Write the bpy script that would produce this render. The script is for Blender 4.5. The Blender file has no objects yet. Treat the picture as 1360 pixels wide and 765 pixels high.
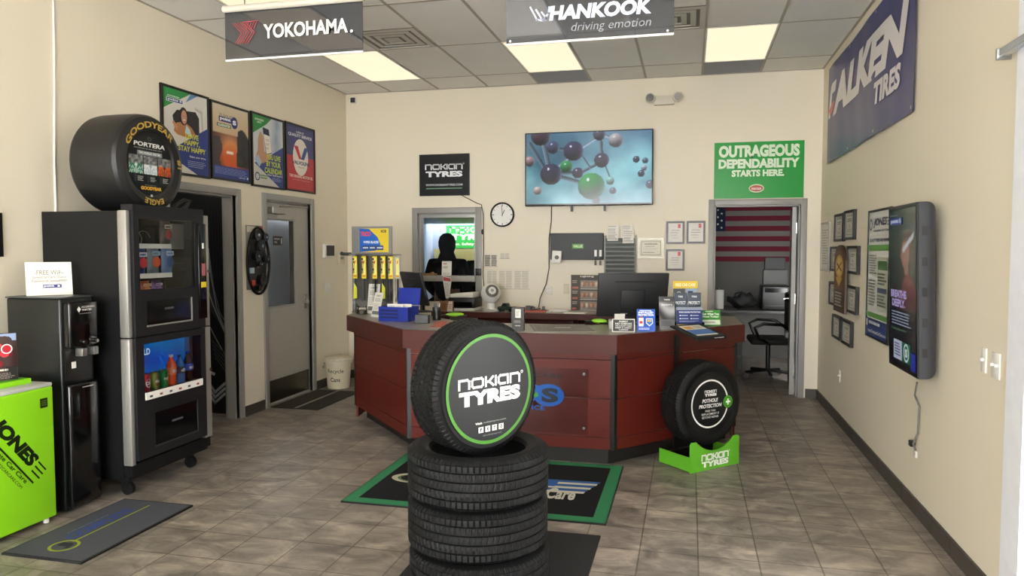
import bpy, bmesh, math, random
from mathutils import Vector, Matrix, noise
random.seed(7)
PI = math.pi
SC = bpy.context.scene
COL = SC.collection
# ---------------------------------------------------------------- room (metres)
XL, XR, YB, YF, ZC, D = -4.18, 1.37, 8.5, -3.4, 3.55, 8.5
# ---------------------------------------------------------------- camera
FPX = 975.0
def _axes():
    dx, dy = 916 - 680, 331 - 382.5
    Y = Vector((dx, dy, FPX)).normalized()
    Z = Vector((0, -Y.z, Y.y)).normalized()
    X = Y.cross(Z)
    return Matrix((X, Y, Z))          # world = M @ (right, down, forward)
CM = _axes()
CPOS = Vector((0, 0, 1.625))
def ray(px, py): return CM @ Vector((px - 680, py - 382.5, FPX))
def onx(px, py, x):
    d = ray(px, py); return CPOS + d * ((x - CPOS.x) / d.x)
def ony(px, py, y):
    d = ray(px, py); return CPOS + d * ((y - CPOS.y) / d.y)
def onz(px, py, z=0.0):
    d = ray(px, py); return CPOS + d * ((z - CPOS.z) / d.z)
cam = bpy.data.cameras.new('camera'); co = bpy.data.objects.new('camera', cam); COL.objects.link(co)
r3, dn, fw = CM @ Vector((1, 0, 0)), CM @ Vector((0, 1, 0)), CM @ Vector((0, 0, 1))
m3 = Matrix((r3, -dn, -fw)).transposed()
co.matrix_world = Matrix.Translation(CPOS) @ m3.to_4x4()
cam.sensor_width = 36; cam.lens = FPX / 1360 * 36; cam.clip_start = .02; cam.clip_end = 200
SC.camera = co
# ---------------------------------------------------------------- materials
def lin(c):
    if isinstance(c, str):
        c = c.lstrip('#'); c = tuple(int(c[i:i+2], 16) / 255 for i in (0, 2, 4))
    return tuple(x / 12.92 if x <= .04045 else ((x + .055) / 1.055) ** 2.4 for x in c)
_MC = {}
def mat(name, col, rough=.5, metal=0, noise_amt=.06, scale=20, bump=0, spec=.5, coat=0, bscale=None):
    """principled material whose base colour carries a faint procedural mottling"""
    if name in _MC: return _MC[name]
    m = bpy.data.materials.new(name); m.use_nodes = True
    nt = m.node_tree; b = nt.nodes['Principled BSDF']
    c = lin(col)
    b.inputs['Roughness'].default_value = rough; b.inputs['Metallic'].default_value = metal
    b.inputs['Specular IOR Level'].default_value = spec
    b.inputs['Coat Weight'].default_value = coat
    tc = nt.nodes.new('ShaderNodeTexCoord'); nz = nt.nodes.new('ShaderNodeTexNoise')
    nz.inputs['Scale'].default_value = scale; nz.inputs['Detail'].default_value = 4
    nt.links.new(tc.outputs['Object'], nz.inputs['Vector'])
    mx = nt.nodes.new('ShaderNodeMix'); mx.data_type = 'RGBA'
    mx.inputs['A'].default_value = (*[x * (1 - noise_amt) for x in c], 1)
    mx.inputs['B'].default_value = (*[min(1, x * (1 + noise_amt)) for x in c], 1)
    nt.links.new(nz.outputs['Fac'], mx.inputs['Factor'])
    nt.links.new(mx.outputs['Result'], b.inputs['Base Color'])
    if bump:
        n2 = nt.nodes.new('ShaderNodeTexNoise'); n2.inputs['Scale'].default_value = bscale or scale * 8
        nt.links.new(tc.outputs['Object'], n2.inputs['Vector'])
        bp = nt.nodes.new('ShaderNodeBump'); bp.inputs['Strength'].default_value = bump; bp.inputs['Distance'].default_value = .004
        nt.links.new(n2.outputs['Fac'], bp.inputs['Height']); nt.links.new(bp.outputs['Normal'], b.inputs['Normal'])
    _MC[name] = m
    return m
def emit(name, col, strength):
    if name in _MC: return _MC[name]
    m = mat(name, '#101010', .4); b = m.node_tree.nodes['Principled BSDF']
    b.inputs['Emission Color'].default_value = (*lin(col), 1); b.inputs['Emission Strength'].default_value = strength
    return m
def printed(name, rough=.45, emission=0, coat=0, sheen=0):
    """ink on paper / vinyl / a lit screen: colour comes from the mesh's colour attribute"""
    m = bpy.data.materials.new(name); m.use_nodes = True
    nt = m.node_tree; b = nt.nodes['Principled BSDF']
    a = nt.nodes.new('ShaderNodeAttribute'); a.attribute_name = 'ink'
    if emission:
        b.inputs['Base Color'].default_value = (.01, .01, .012, 1)
        nt.links.new(a.outputs['Color'], b.inputs['Emission Color']); b.inputs['Emission Strength'].default_value = emission
    else:
        nt.links.new(a.outputs['Color'], b.inputs['Base Color']); b.inputs['Specular IOR Level'].default_value = .3
    b.inputs['Roughness'].default_value = rough; b.inputs['Coat Weight'].default_value = coat
    _MC[name] = m
    return m
def glass(name, col=(1, 1, 1), fac=.12, rough=.0):
    m = bpy.data.materials.new(name); m.use_nodes = True
    nt = m.node_tree; nt.nodes.clear()
    o = nt.nodes.new('ShaderNodeOutputMaterial'); t = nt.nodes.new('ShaderNodeBsdfTransparent'); g = nt.nodes.new('ShaderNodeBsdfGlossy')
    t.inputs['Color'].default_value = (*col, 1); g.inputs['Roughness'].default_value = rough
    lw = nt.nodes.new('ShaderNodeLayerWeight'); lw.inputs['Blend'].default_value = fac
    mx = nt.nodes.new('ShaderNodeMixShader')
    nt.links.new(lw.outputs['Fresnel'], mx.inputs['Fac'])
    nt.links.new(t.outputs[0], mx.inputs[1]); nt.links.new(g.outputs[0], mx.inputs[2]); nt.links.new(mx.outputs[0], o.inputs['Surface'])
    _MC[name] = m
    return m
# ---------------------------------------------------------------- mesh builder
class MB:
    def __init__(s): s.bm = bmesh.new()
    def _mi(s, vs, m):
        if m:
            fs = {f for v in vs for f in v.link_faces}
            for f in fs: f.material_index = m
    def box(s, x0, x1, y0, y1, z0, z1, bev=0, seg=2, m=0, rot=None):
        mx = Matrix.Translation(((x0+x1)/2, (y0+y1)/2, (z0+z1)/2)) @ (rot.to_4x4() if rot else Matrix.Identity(4)) @ Matrix.Diagonal((abs(x1-x0), abs(y1-y0), abs(z1-z0), 1))
        if bev:
            b = bmesh.new(); r = bmesh.ops.create_cube(b, size=1, matrix=Matrix.Diagonal((abs(x1-x0), abs(y1-y0), abs(z1-z0), 1)))
            bmesh.ops.bevel(b, geom=b.edges[:], offset=bev, segments=seg, affect='EDGES', profile=.5)
            s._merge(b, Matrix.Translation(((x0+x1)/2, (y0+y1)/2, (z0+z1)/2)) @ (rot.to_4x4() if rot else Matrix.Identity(4)), m)
        else:
            r = bmesh.ops.create_cube(s.bm, size=1, matrix=mx); s._mi(r['verts'], m)
        return s
    def _merge(s, b, mx, m=0):
        vm = {}
        for v in b.verts: vm[v] = s.bm.verts.new(mx @ v.co)
        for f in b.faces:
            try: nf = s.bm.faces.new([vm[v] for v in f.verts]); nf.material_index = m
            except ValueError: pass
        b.free()
    def cyl(s, p0, p1, r0, r1=None, seg=20, m=0, caps=True):
        p0, p1 = Vector(p0), Vector(p1); d = p1 - p0; r1 = r0 if r1 is None else r1
        q = Vector((0, 0, 1)).rotation_difference(d.normalized()).to_matrix().to_4x4()
        r = bmesh.ops.create_cone(s.bm, cap_ends=caps, segments=seg, radius1=r0, radius2=r1, depth=d.length, matrix=Matrix.Translation((p0+p1)/2) @ q)
        s._mi(r['verts'], m); return s
    def ball(s, c, r, sx=1, sy=1, sz=1, seg=20, m=0, rot=None):
        q = bmesh.ops.create_uvsphere(s.bm, u_segments=seg, v_segments=max(6, seg//2), radius=r, matrix=Matrix.Translation(c) @ (rot.to_4x4() if rot else Matrix.Identity(4)) @ Matrix.Diagonal((sx, sy, sz, 1)))
        s._mi(q['verts'], m); return s
    def tube(s, pts, r, seg=8, m=0):
        pts = [Vector(p) for p in pts]; rings = []; up = None
        for i, p in enumerate(pts):
            t = (pts[min(i+1, len(pts)-1)] - pts[max(i-1, 0)]).normalized()
            if up is None:
                up = t.orthogonal().normalized()
            up = (up - t * up.dot(t)).normalized(); w = t.cross(up)
            rings.append([s.bm.verts.new(p + (up * math.cos(a) + w * math.sin(a)) * r) for a in [2*PI*k/seg for k in range(seg)]])
        for a, b in zip(rings, rings[1:]):
            for k in range(seg):
                f = s.bm.faces.new((a[k], a[(k+1) % seg], b[(k+1) % seg], b[k])); f.material_index = m
        for e in (rings[0][::-1], rings[-1]):
            f = s.bm.faces.new(e); f.material_index = m
        return s
    def lathe(s, prof, mx=None, seg=32, m=0, close=False):
        """prof: (radius, height) about local Z"""
        mx = mx or Matrix.Identity(4); rings = []
        for r, z in prof:
            if r < 1e-6: rings.append([s.bm.verts.new(mx @ Vector((0, 0, z)))] )
            else: rings.append([s.bm.verts.new(mx @ Vector((r*math.cos(2*PI*k/seg), r*math.sin(2*PI*k/seg), z))) for k in range(seg)])
        prs = list(zip(rings, rings[1:])) + ([(rings[-1], rings[0])] if close else [])
        for a, b in prs:
            for k in range(seg):
                k2 = (k+1) % seg
                vs = [a[k % len(a)], a[k2 % len(a)], b[k2 % len(b)], b[k % len(b)]]
                u = []
                for v in vs:
                    if v not in u: u.append(v)
                if len(u) > 2:
                    f = s.bm.faces.new(u); f.material_index = m
        return s
    def prism(s, pts, y0, y1, m=0, mx=None):
        """pts in the (x, z) plane, extruded along y"""
        mx = mx or Matrix.Identity(4)
        a = [s.bm.verts.new(mx @ Vector((x, y0, z))) for x, z in pts]; b = [s.bm.verts.new(mx @ Vector((x, y1, z))) for x, z in pts]
        n = len(pts)
        for f in [a, b[::-1]] + [[a[i], b[i], b[(i+1) % n], a[(i+1) % n]][::-1] for i in range(n)]:
            q = s.bm.faces.new(f); q.material_index = m
        return s
    def build(s, name, mats, parent=None, smooth=None, loc=None, rot=None):
        me = bpy.data.meshes.new(name)
        bmesh.ops.recalc_face_normals(s.bm, faces=s.bm.faces[:])
        s.bm.to_mesh(me); s.bm.free()
        for m in (mats if isinstance(mats, (list, tuple)) else [mats]): me.materials.append(m)
        if smooth is not None:
            for p in me.polygons: p.use_smooth = True
            me.set_sharp_from_angle(angle=math.radians(smooth))
        o = bpy.data.objects.new(name, me); COL.objects.link(o)
        if parent: o.parent = parent
        if loc: o.location = loc
        if rot: o.rotation_euler = rot
        return o
# ---------------------------------------------------------------- printed surfaces (local x right, z up, facing -y)
_GC = {}
def glyphs(body, bold=0, shear=0, space=1):
    k = (body, bold, shear, space)
    if k not in _GC:
        cu = bpy.data.curves.new('t', 'FONT'); cu.body = body; cu.offset = bold; cu.shear = shear; cu.space_character = space; cu.resolution_u = 3; cu.fill_mode = 'FRONT'
        cu.align_x = 'CENTER'; cu.space_line = .92
        ob = bpy.data.objects.new('t', cu); COL.objects.link(ob)
        dg = bpy.context.evaluated_depsgraph_get()
        me = bpy.data.meshes.new_from_object(ob.evaluated_get(dg))
        vs = [(v.co.x, v.co.y) for v in me.vertices]; fs = [tuple(p.vertices) for p in me.polygons]
        bpy.data.objects.remove(ob); bpy.data.curves.remove(cu); bpy.data.meshes.remove(me)
        x0 = min(v[0] for v in vs); x1 = max(v[0] for v in vs); z0 = min(v[1] for v in vs); z1 = max(v[1] for v in vs)
        _GC[k] = ([((x-x0)/(x1-x0), (z-z0)/(z1-z0)) for x, z in vs], fs, (x1-x0)/(z1-z0))
    return _GC[k]
NOK = {'n': (1.35, [[(0, 0), (0, 1), (.22, 1), (1.1, 1), (1.35, .8), (1.35, 0)]]),
       'o': (1.5, [[(.2, 0), (0, .2), (0, .8), (.2, 1), (1.3, 1), (1.5, .8), (1.5, .2), (1.3, 0), (.2, 0)]]),
       'k': (1.0, [[(0, 0), (0, 1.0)], [(0, .45), (.45, .5), (1.0, 1.0)], [(.45, .5), (1.05, 0)]]),
       'i': (0, [[(0, 0), (0, 1)]]),
       'a': (1.35, [[(1.35, 0), (1.35, 1), (.25, 1), (0, .78), (0, .22), (.25, 0), (.92, 0)]])}
class Pr:
    STEP = .0005
    def __init__(s): s.v = []; s.f = []; s.c = []; s.l = 0; s.xf = None
    def _add(s, vs, fs, cols, keep=False):
        if not keep: s.l += 1
        b = len(s.v); y = -s.l * Pr.STEP
        s.v += [(x, y, z) for x, z in vs]; s.f += [tuple(i + b for i in f) for f in fs]
        s.c += cols if isinstance(cols, list) else [lin(cols)] * len(vs)
        return s
    def poly(s, pts, c, keep=False): return s._add(pts, [tuple(range(len(pts)))], c, keep)
    def rect(s, x0, z0, x1, z1, c, keep=False): return s.poly([(x0, z0), (x1, z0), (x1, z1), (x0, z1)], c, keep)
    def disc(s, x, z, rx, c, rz=None, n=32, keep=False):
        rz = rz or rx; return s.poly([(x + rx*math.cos(2*PI*k/n), z + rz*math.sin(2*PI*k/n)) for k in range(n)], c, keep)
    def ring(s, x, z, r0, r1, c, a0=0, a1=360, n=48, asp=1):
        A = [math.radians(a0 + (a1-a0)*k/n) for k in range(n+1)]
        vs = [(x + r0*math.cos(a), z + asp*r0*math.sin(a)) for a in A] + [(x + r1*math.cos(a), z + asp*r1*math.sin(a)) for a in A]
        return s._add(vs, [(k, k+1, n+2+k, n+1+k) for k in range(n)], c)
    def line(s, pts, w, c, keep=False):
        if not keep: s.l += 1
        for (xa, za), (xb, zb) in zip(pts, pts[1:]):
            L = math.hypot(xb-xa, zb-za) or 1; ux, uz = (xb-xa)/L*w/2, (zb-za)/L*w/2
            s.poly([(xa-ux+uz, za-uz-ux), (xb+ux+uz, zb+uz-ux), (xb+ux-uz, zb+uz+ux), (xa-ux-uz, za-uz+ux)], c, True)
        return s
    def text(s, body, x0, z0, x1, z1, c, bold=.0, shear=0, rot=0, fit=True, space=1):
        vs, fs, asp = glyphs(body, bold, shear, space)
        w, h = x1-x0, z1-z0
        if not fit:
            if asp * h < w: w2 = asp*h; x0 += (w-w2)/2; w = w2
            else: h2 = w/asp; z0 += (h-h2)/2; h = h2
        P = [(x0 + x*w, z0 + z*h) for x, z in vs]
        if rot:
            cx, cz = x0 + w/2, z0 + h/2; ca, sa = math.cos(rot), math.sin(rot)
            P = [(cx + (x-cx)*ca - (z-cz)*sa, cz + (x-cx)*sa + (z-cz)*ca) for x, z in P]
        return s._add(P, fs, c)
    def arc(s, body, cx, cz, r, h, a0, a1, c, bold=0, inv=False, shear=0):
        """lettering round a circle, angles in degrees (clockwise from a0 to a1)"""
        vs, fs, asp = glyphs(body, bold, shear)
        P = []
        for x, z in vs:
            a = math.radians(a0 + (a1-a0)*x); rr = r + (z*h if not inv else (1-z)*h)
            P.append((cx + rr*math.cos(a), cz + rr*math.sin(a)))
        return s._add(P, fs, c)
    def fine(s, x0, z0, x1, z1, n, c, fill=.45, rag=.3):
        """n rows of print too small to read"""
        s.l += 1; h = (z1-z0)/n
        for k in range(n):
            x = x0; e = x1 - random.random()*rag*(x1-x0); zz = z1 - (k+1)*h + h*(1-fill)/2
            while x < e:
                w = min((x1-x0)*random.uniform(.04, .14), e-x); s.rect(x, zz, x+w, zz+h*fill, c, True); x += w + (x1-x0)*.018
        return s
    def nokian(s, x0, z0, x1, z1, c):
        tot = sum(NOK[k][0] for k in 'nokian') + 5*.42; sx = (x1-x0)/(tot+.22); sz = (z1-z0)/1.22
        s.l += 1; x = .11
        for k in 'nokian':
            w, sts = NOK[k]
            for st in sts:
                q = [(x0+(x+a)*sx, z0+(.11+b)*sz) for a, b in st]
                s.line(q, .30*sz, c, True)
            x += w + .42
        return s.ring(x1+.03*(x1-x0), z1, .012*(x1-x0), .02*(x1-x0), c, n=12)
    def img(s, x0, z0, x1, z1, nx, nz, fn):
        vs = []; cols = []
        for j in range(nz+1):
            for i in range(nx+1):
                u, w = i/nx, j/nz; vs.append((x0+(x1-x0)*u, z0+(z1-z0)*w)); cols.append(lin(fn(u, w)))
        return s._add(vs, [(j*(nx+1)+i, j*(nx+1)+i+1, (j+1)*(nx+1)+i+1, (j+1)*(nx+1)+i) for j in range(nz) for i in range(nx)], cols)
    def build(s, name, m, parent=None, y=0, bend=None):
        me = bpy.data.meshes.new(name)
        V = [(x, yy + y, z) for x, yy, z in s.v]
        if bend: V = [bend(*q) for q in V]
        me.from_pydata(V, [], s.f)
        a = me.attributes.new('ink', 'FLOAT_COLOR', 'POINT')
        a.data.foreach_set('color', [q for c in s.c for q in (*c, 1.0)])
        me.materials.append(m); me.update()
        o = bpy.data.objects.new(name, me); COL.objects.link(o)
        if parent: o.parent = parent
        return o
# ---------------------------------------------------------------- scene bookkeeping
def thing(name, label, cat, loc=(0, 0, 0), rotz=0, group=None, tilt=None):
    o = bpy.data.objects.new(name, None); COL.objects.link(o); o.empty_display_size = .05
    o.location = loc; o.rotation_euler = (tilt or 0, 0, rotz); o['label'] = label; o['category'] = cat
    if group: o['group'] = group
    return o
def tag(o, label, cat, group=None):
    o['label'] = label; o['category'] = cat
    if group: o['group'] = group
    return o
def struct(o): o['kind'] = 'structure'; return o
def dup(root, loc, rotz, label, group=None):
    r = root.copy(); COL.objects.link(r); r.location = loc
    r.rotation_euler = (root.rotation_euler.x, root.rotation_euler.y, rotz); r['label'] = label
    if group: r['group'] = group
    for ch in list(root.children):
        c = ch.copy(); COL.objects.link(c); c.parent = r
        for g in list(ch.children):
            d = g.copy(); COL.objects.link(d); d.parent = c
    return r
RZ = {'B': 0, 'L': PI/2, 'R': -PI/2}
def wrect(wall, xa, ya, xb, yb, off=0):
    """photo corners (top left, bottom right) on a wall -> (bottom-centre location, rotz, width, height)"""
    if wall == 'B': a, b = ony(xa, ya, YB-off), ony(xb, yb, YB-off); w = b.x - a.x; p = ((a.x+b.x)/2, YB-off, b.z)
    elif wall == 'L': a, b = onx(xa, ya, XL+off), onx(xb, yb, XL+off); w = b.y - a.y; p = (XL+off, (a.y+b.y)/2, b.z)
    else: a, b = onx(xa, ya, XR-off), onx(xb, yb, XR-off); w = a.y - b.y; p = (XR-off, (a.y+b.y)/2, b.z)
    return p, RZ[wall], w, a.z - b.z
# ---------------------------------------------------------------- palette
PRINT = printed('printed_ink', .4); GLOSS = printed('glossy_print', .28); CLOTH = printed('woven_ink', .9); SCREEN = printed('lit_screen', .15, emission=.47)
KIOSK = printed('kiosk_screen', .12, emission=.26); BACKLIT = printed('backlit_print', .3, emission=.35); ACRY = printed('acrylic_banner_print', .03, coat=1); ACRY.node_tree.nodes['Principled BSDF'].inputs['Coat IOR'].default_value = 1.75; ACRY.node_tree.nodes['Principled BSDF'].inputs['Specular IOR Level'].default_value = .5
wall_m = mat('painted_wall', '#e3dac6', .55, noise_amt=.025, scale=1.5, bump=.06, bscale=180)
blue_m = mat('corridor_paint', '#cfd6de', .6, noise_amt=.03)
steel = mat('grey_door_paint', '#969490', .38, noise_amt=.04, scale=4)
dgrey = mat('dark_grey_plastic', '#2b2c2e', .45); black = mat('black_plastic', '#0d0d0e', .38); matt = mat('matt_black', '#101112', .7)
gloss_black = mat('gloss_black', '#08090a', .12); white = mat('white_plastic', '#e6e4de', .4); chrome = mat('brushed_chrome', '#b9bab8', .22, 1)
alu = mat('satin_aluminium', '#a8a7a4', .32, .9); paper = mat('white_paper', '#e4e1d8', .7); brown = mat('brown_card', '#8a6844', .8)
DISC = printed('disc_print', .35)
wood = mat('cherry_laminate', '#561b13', .4, noise_amt=.12, scale=3, spec=.25); wood2 = mat('cherry_edge', '#4a1f1a', .4, noise_amt=.1, scale=3, spec=.25)
lam = mat('grey_laminate_top', '#8d877c', .28, noise_amt=.06, scale=40)
rubber = mat('tyre_rubber', '#0b0c0d', .55, noise_amt=.12, scale=30, bump=.12, spec=.3); rubber2 = mat('slick_rubber', '#151516', .45, noise_amt=.15, scale=12)
green = mat('green_plastic', '#5fae2a', .35); lime = mat('lime_vinyl', '#93e01e', .35, noise_amt=.03, scale=3)
vend = mat('vending_cabinet_black', '#0c0d0f', .5, spec=.3); vend2 = mat('vending_door_black', '#17171a', .5, spec=.35)
silver = mat('silver_trim', '#a9a7a3', .4, .6, noise_amt=.08, scale=60)
pane = glass('clear_glass', fac=.08); dimpane = glass('smoked_glass', (.72, .75, .76), .12); clear = glass('clear_plastic', (.9, .92, .93), .15)
# ---------------------------------------------------------------- shell
def slabs(name, m, cuts, thick_axis, lo, hi, a0, a1, z0, z1, holes):
    """a wall with rectangular openings: one mesh"""
    b = MB()
    A = sorted({a0, a1, *[h[0] for h in holes], *[h[1] for h in holes]}); Z = sorted({z0, z1, *[h[2] for h in holes], *[h[3] for h in holes]})
    for i in range(len(A)-1):
        for j in range(len(Z)-1):
            ca, cz = (A[i]+A[i+1])/2, (Z[j]+Z[j+1])/2
            if any(h[0] < ca < h[1] and h[2] < cz < h[3] for h in holes): continue
            if thick_axis == 'y': b.box(A[i], A[i+1], lo, hi, Z[j], Z[j+1])
            else: b.box(lo, hi, A[i], A[i+1], Z[j], Z[j+1])
    bmesh.ops.remove_doubles(b.bm, verts=b.bm.verts[:], dist=1e-5)
    return struct(b.build(name, m))
WX0, WX1, WZ0, WZ1 = -3.24, -2.50, .98, 2.06        # teller window opening
DX0, DX1, DZ = .265, 1.165, 2.11                    # office doorway opening
LD0, LD1 = 6.665, 7.57                              # door in the left wall
LH0, LH1 = 5.24, 6.165                              # dark doorway in the left wall
slabs('wall_back', wall_m, 0, 'y', YB, YB+.13, XL-.13, XR+.13, 0, ZC+.1, [(WX0, WX1, WZ0, WZ1), (DX0, DX1, -1, DZ)])
slabs('wall_left', wall_m, 0, 'x', XL-.13, XL, YF, YB, 0, ZC+.1, [(LD0, LD1, -1, 2.13), (LH0, LH1, -1, 2.13)])
slabs('wall_right', wall_m, 0, 'x', XR, XR+.13, YF, YB, 0, ZC+.1, [(3.0, 3.5, .1, 2.6)])
slabs('wall_front', wall_m, 0, 'y', YF-.13, YF, XL-.13, XR+.13, 0, ZC+.1, [(-3.7, 1.1, .3, 3.1)])
# floor: 12 inch slate-look tiles
fm = bpy.data.materials.new('slate_tile'); fm.use_nodes = True; nt = fm.node_tree; N = nt.nodes; L = nt.links; bs = N['Principled BSDF']
tc = N.new('ShaderNodeTexCoord'); mp = N.new('ShaderNodeMapping'); mp.inputs['Location'].default_value = (.243, -.10, 0)
L.new(tc.outputs['Object'], mp.inputs['Vector'])
br = N.new('ShaderNodeTexBrick'); br.offset = 0; br.inputs['Scale'].default_value = 1; br.inputs['Brick Width'].default_value = .306; br.inputs['Row Height'].default_value = .32
br.inputs['Mortar Size'].default_value = .0042; br.inputs['Mortar Smooth'].default_value = .2; br.inputs['Bias'].default_value = 0
br.inputs['Color1'].default_value = (.86, .86, .86, 1); br.inputs['Color2'].default_value = (1.12, 1.1, 1.08, 1); br.inputs['Mortar'].default_value = (.45, .43, .41, 1)
L.new(mp.outputs[0], br.inputs['Vector'])
st = N.new('ShaderNodeMapping'); st.inputs['Scale'].default_value = (3.4, 6.0, 1); L.new(tc.outputs['Object'], st.inputs['Vector'])
n1 = N.new('ShaderNodeTexNoise'); n1.inputs['Scale'].default_value = 1.15; n1.inputs['Detail'].default_value = 9; n1.inputs['Roughness'].default_value = .66; n1.inputs['Distortion'].default_value = .7
L.new(st.outputs[0], n1.inputs['Vector'])
cr = N.new('ShaderNodeValToRGB'); e = cr.color_ramp.elements; e[0].position = .3; e[0].color = (*lin('#59544f'), 1); e[1].position = .72; e[1].color = (*lin('#b0a498'), 1)
q = e.new(.5); q.color = (*lin('#837b73'), 1); L.new(n1.outputs['Fac'], cr.inputs['Fac'])
mul = N.new('ShaderNodeMix'); mul.data_type = 'RGBA'; mul.blend_type = 'MULTIPLY'; mul.inputs['Factor'].default_value = 1
L.new(cr.outputs[0], mul.inputs['A']); L.new(br.outputs['Color'], mul.inputs['B']); L.new(mul.outputs['Result'], bs.inputs['Base Color'])
rr = N.new('ShaderNodeMapRange'); rr.inputs['To Min'].default_value = .32; rr.inputs['To Max'].default_value = .55; L.new(n1.outputs['Fac'], rr.inputs['Value']); L.new(rr.outputs[0], bs.inputs['Roughness'])
bp = N.new('ShaderNodeBump'); bp.inputs['Strength'].default_value = .25; bp.inputs['Distance'].default_value = .004; L.new(n1.outputs['Fac'], bp.inputs['Height']); L.new(bp.outputs[0], bs.inputs['Normal'])
struct(MB().box(-8.0, 3.6, YF-.2, 13.2, -.1, 0).build('floor', fm))
base_m = mat('slate_base', '#45403b', .5, noise_amt=.3, scale=9)
def skirting(name, segs):
    b = MB()
    for x0, x1, y0, y1 in segs:
        n = max(1, round(max(x1-x0, y1-y0)/.306))
        for k in range(n):
            g = .0015
            if x1-x0 > y1-y0: b.box(x0+(x1-x0)*k/n+g, x0+(x1-x0)*(k+1)/n-g, y0, y1, 0, .1)
            else: b.box(x0, x1, y0+(y1-y0)*k/n+g, y0+(y1-y0)*(k+1)/n-g, 0, .1)
    struct(b.build(name, base_m))
skirting('baseboard_right', [(XR-.012, XR, 3.64, YB-.012)])
skirting('baseboard_back', [(1.245, XR, YB-.012, YB), (XL+.012, .195, YB-.012, YB)])
skirting('baseboard_left', [(XL, XL+.012, 7.64, YB-.012), (XL, XL+.012, 6.25, 6.59), (XL, XL+.012, YF, 5.15)])
# ceiling: 2 x 4 ft lay-in tiles on a T-bar grid
ceil_m = mat('ceiling_tile', '#eae8e4', .9, noise_amt=.05, scale=3, bump=.25, bscale=220)
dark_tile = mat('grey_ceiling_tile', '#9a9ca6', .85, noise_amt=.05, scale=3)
bar_m = mat('ceiling_bar', '#a39c90', .5)
GX = [.725-.614*k for k in range(9)]; GY = [7.93-1.22*k for k in range(10)]
PAN = [(px, py) for px in (.113, -1.735, -3.577) for py in (6.71, 4.27, 1.83, -.61, -3.05)]
VENT = [(-2.963, 6.09), (-.501, 6.09)]
holes = []
struct(MB().box(XL-.13, XR+.13, YF-.13, YB+.13, ZC+.08, ZC+.12).build('wall_upper_deck', matt))
b = MB()
xs = [XL+.002] + GX[::-1] + [XR-.002]; ys = [YF] + [y for y in GY[::-1] if y > YF] + [YB-.002]
for i in range(len(xs)-1):
    for j in range(len(ys)-1):
        x, y = xs[i], ys[j]
        if any(abs(x-a) < .05 and abs(y-c) < .05 for a, c in PAN): continue
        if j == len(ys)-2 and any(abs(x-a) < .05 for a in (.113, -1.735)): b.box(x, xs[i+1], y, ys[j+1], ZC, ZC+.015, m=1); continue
        vs_ = [v for v in VENT if abs(x-v[0]) < .2 and y-.05 < v[1] < ys[j+1]]
        b.box(x, xs[i+1], y, ys[j+1], ZC, ZC+.015)
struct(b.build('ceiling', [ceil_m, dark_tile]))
b = MB()
for x in GX: b.box(x-.012, x+.012, YF, YB-.001, ZC-.004, ZC+.004)
for y in GY:
    if y > YF: b.box(XL, XR, y-.012, y+.012, ZC-.003, ZC+.003)
b.box(XL, XL+.02, YF, YB, ZC-.006, ZC+.01); b.box(XR-.02, XR, YF, YB, ZC-.006, ZC+.01); b.box(XL, XR, YB-.02, YB, ZC-.006, ZC+.01)
struct(b.build('trim_1', bar_m))
lamp_m = emit('warm_diffuser', '#ffeac8', .55)
names = {(.113, 6.71): 'square-looking lit ceiling light panel nearest the back wall and the right wall',
         (-1.735, 6.71): 'lit ceiling light panel above and behind the right hanging black banner',
         (-3.577, 6.71): 'lit ceiling light panel below the left hanging banner, near the left wall',
         (-3.577, 4.27): 'lit ceiling light panel cut by the picture top, above the left hanging banner'}
for px, py in PAN:
    t = thing('ceiling_light', names.get((px, py), 'lit ceiling light panel behind the camera, out of the picture'), 'ceiling light', (px+.307, py+.61, ZC), 0, 'ceiling light panels')
    MB().box(-.29, .29, -.593, .593, -.002, .006).build('diffuser', lamp_m, t)
    f = MB()
    f.box(-.304, -.29, -.608, .608, -.006, .01); f.box(.29, .304, -.608, .608, -.006, .01); f.box(-.29, .29, -.608, -.593, -.006, .01); f.box(-.29, .29, .593, .608, -.006, .01)
    f.build('frame', white, t)
vent_m = mat('vent_metal', '#c4c0b8', .5, 0); vent_d = mat('vent_dark', '#6d6a65', .6)
for (vx, vy), lb in zip(VENT, ('square air vent beside the left hanging banner on the ceiling', 'square air vent on the ceiling at the right edge of the right hanging banner')):
    t = thing('air_vent', lb, 'air vent', (vx+.307, vy+.305, ZC), 0, 'ceiling air vents')
    MB().box(-.295, .295, -.295, .295, -.004, .006).build('back_plate', vent_d, t)
    for r0, r1 in ((.298, .252), (.222, .176), (.146, .100), (.07, .0)):
        f = MB()
        if r1 == 0: f.box(-r0, r0, -r0, r0, -.016, -.012)
        else:
            for a in range(4):
                R_ = Matrix.Rotation(a*PI/2, 4, 'Z'); q = [R_ @ Vector(v) for v in ((-r0, -r0, -.008), (r0, -r0, -.008), (r1, -r1, -.014), (-r1, -r1, -.014))]; u = [R_ @ Vector(v) for v in ((-r1, -r1, -.006), (r1, -r1, -.006))]
                vs_ = [f.bm.verts.new(v) for v in q+u]; f.bm.faces.new(vs_[:4]); f.bm.faces.new((vs_[3], vs_[2], vs_[5], vs_[4]))
        f.build('louvre_ring', vent_m, t)
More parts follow.
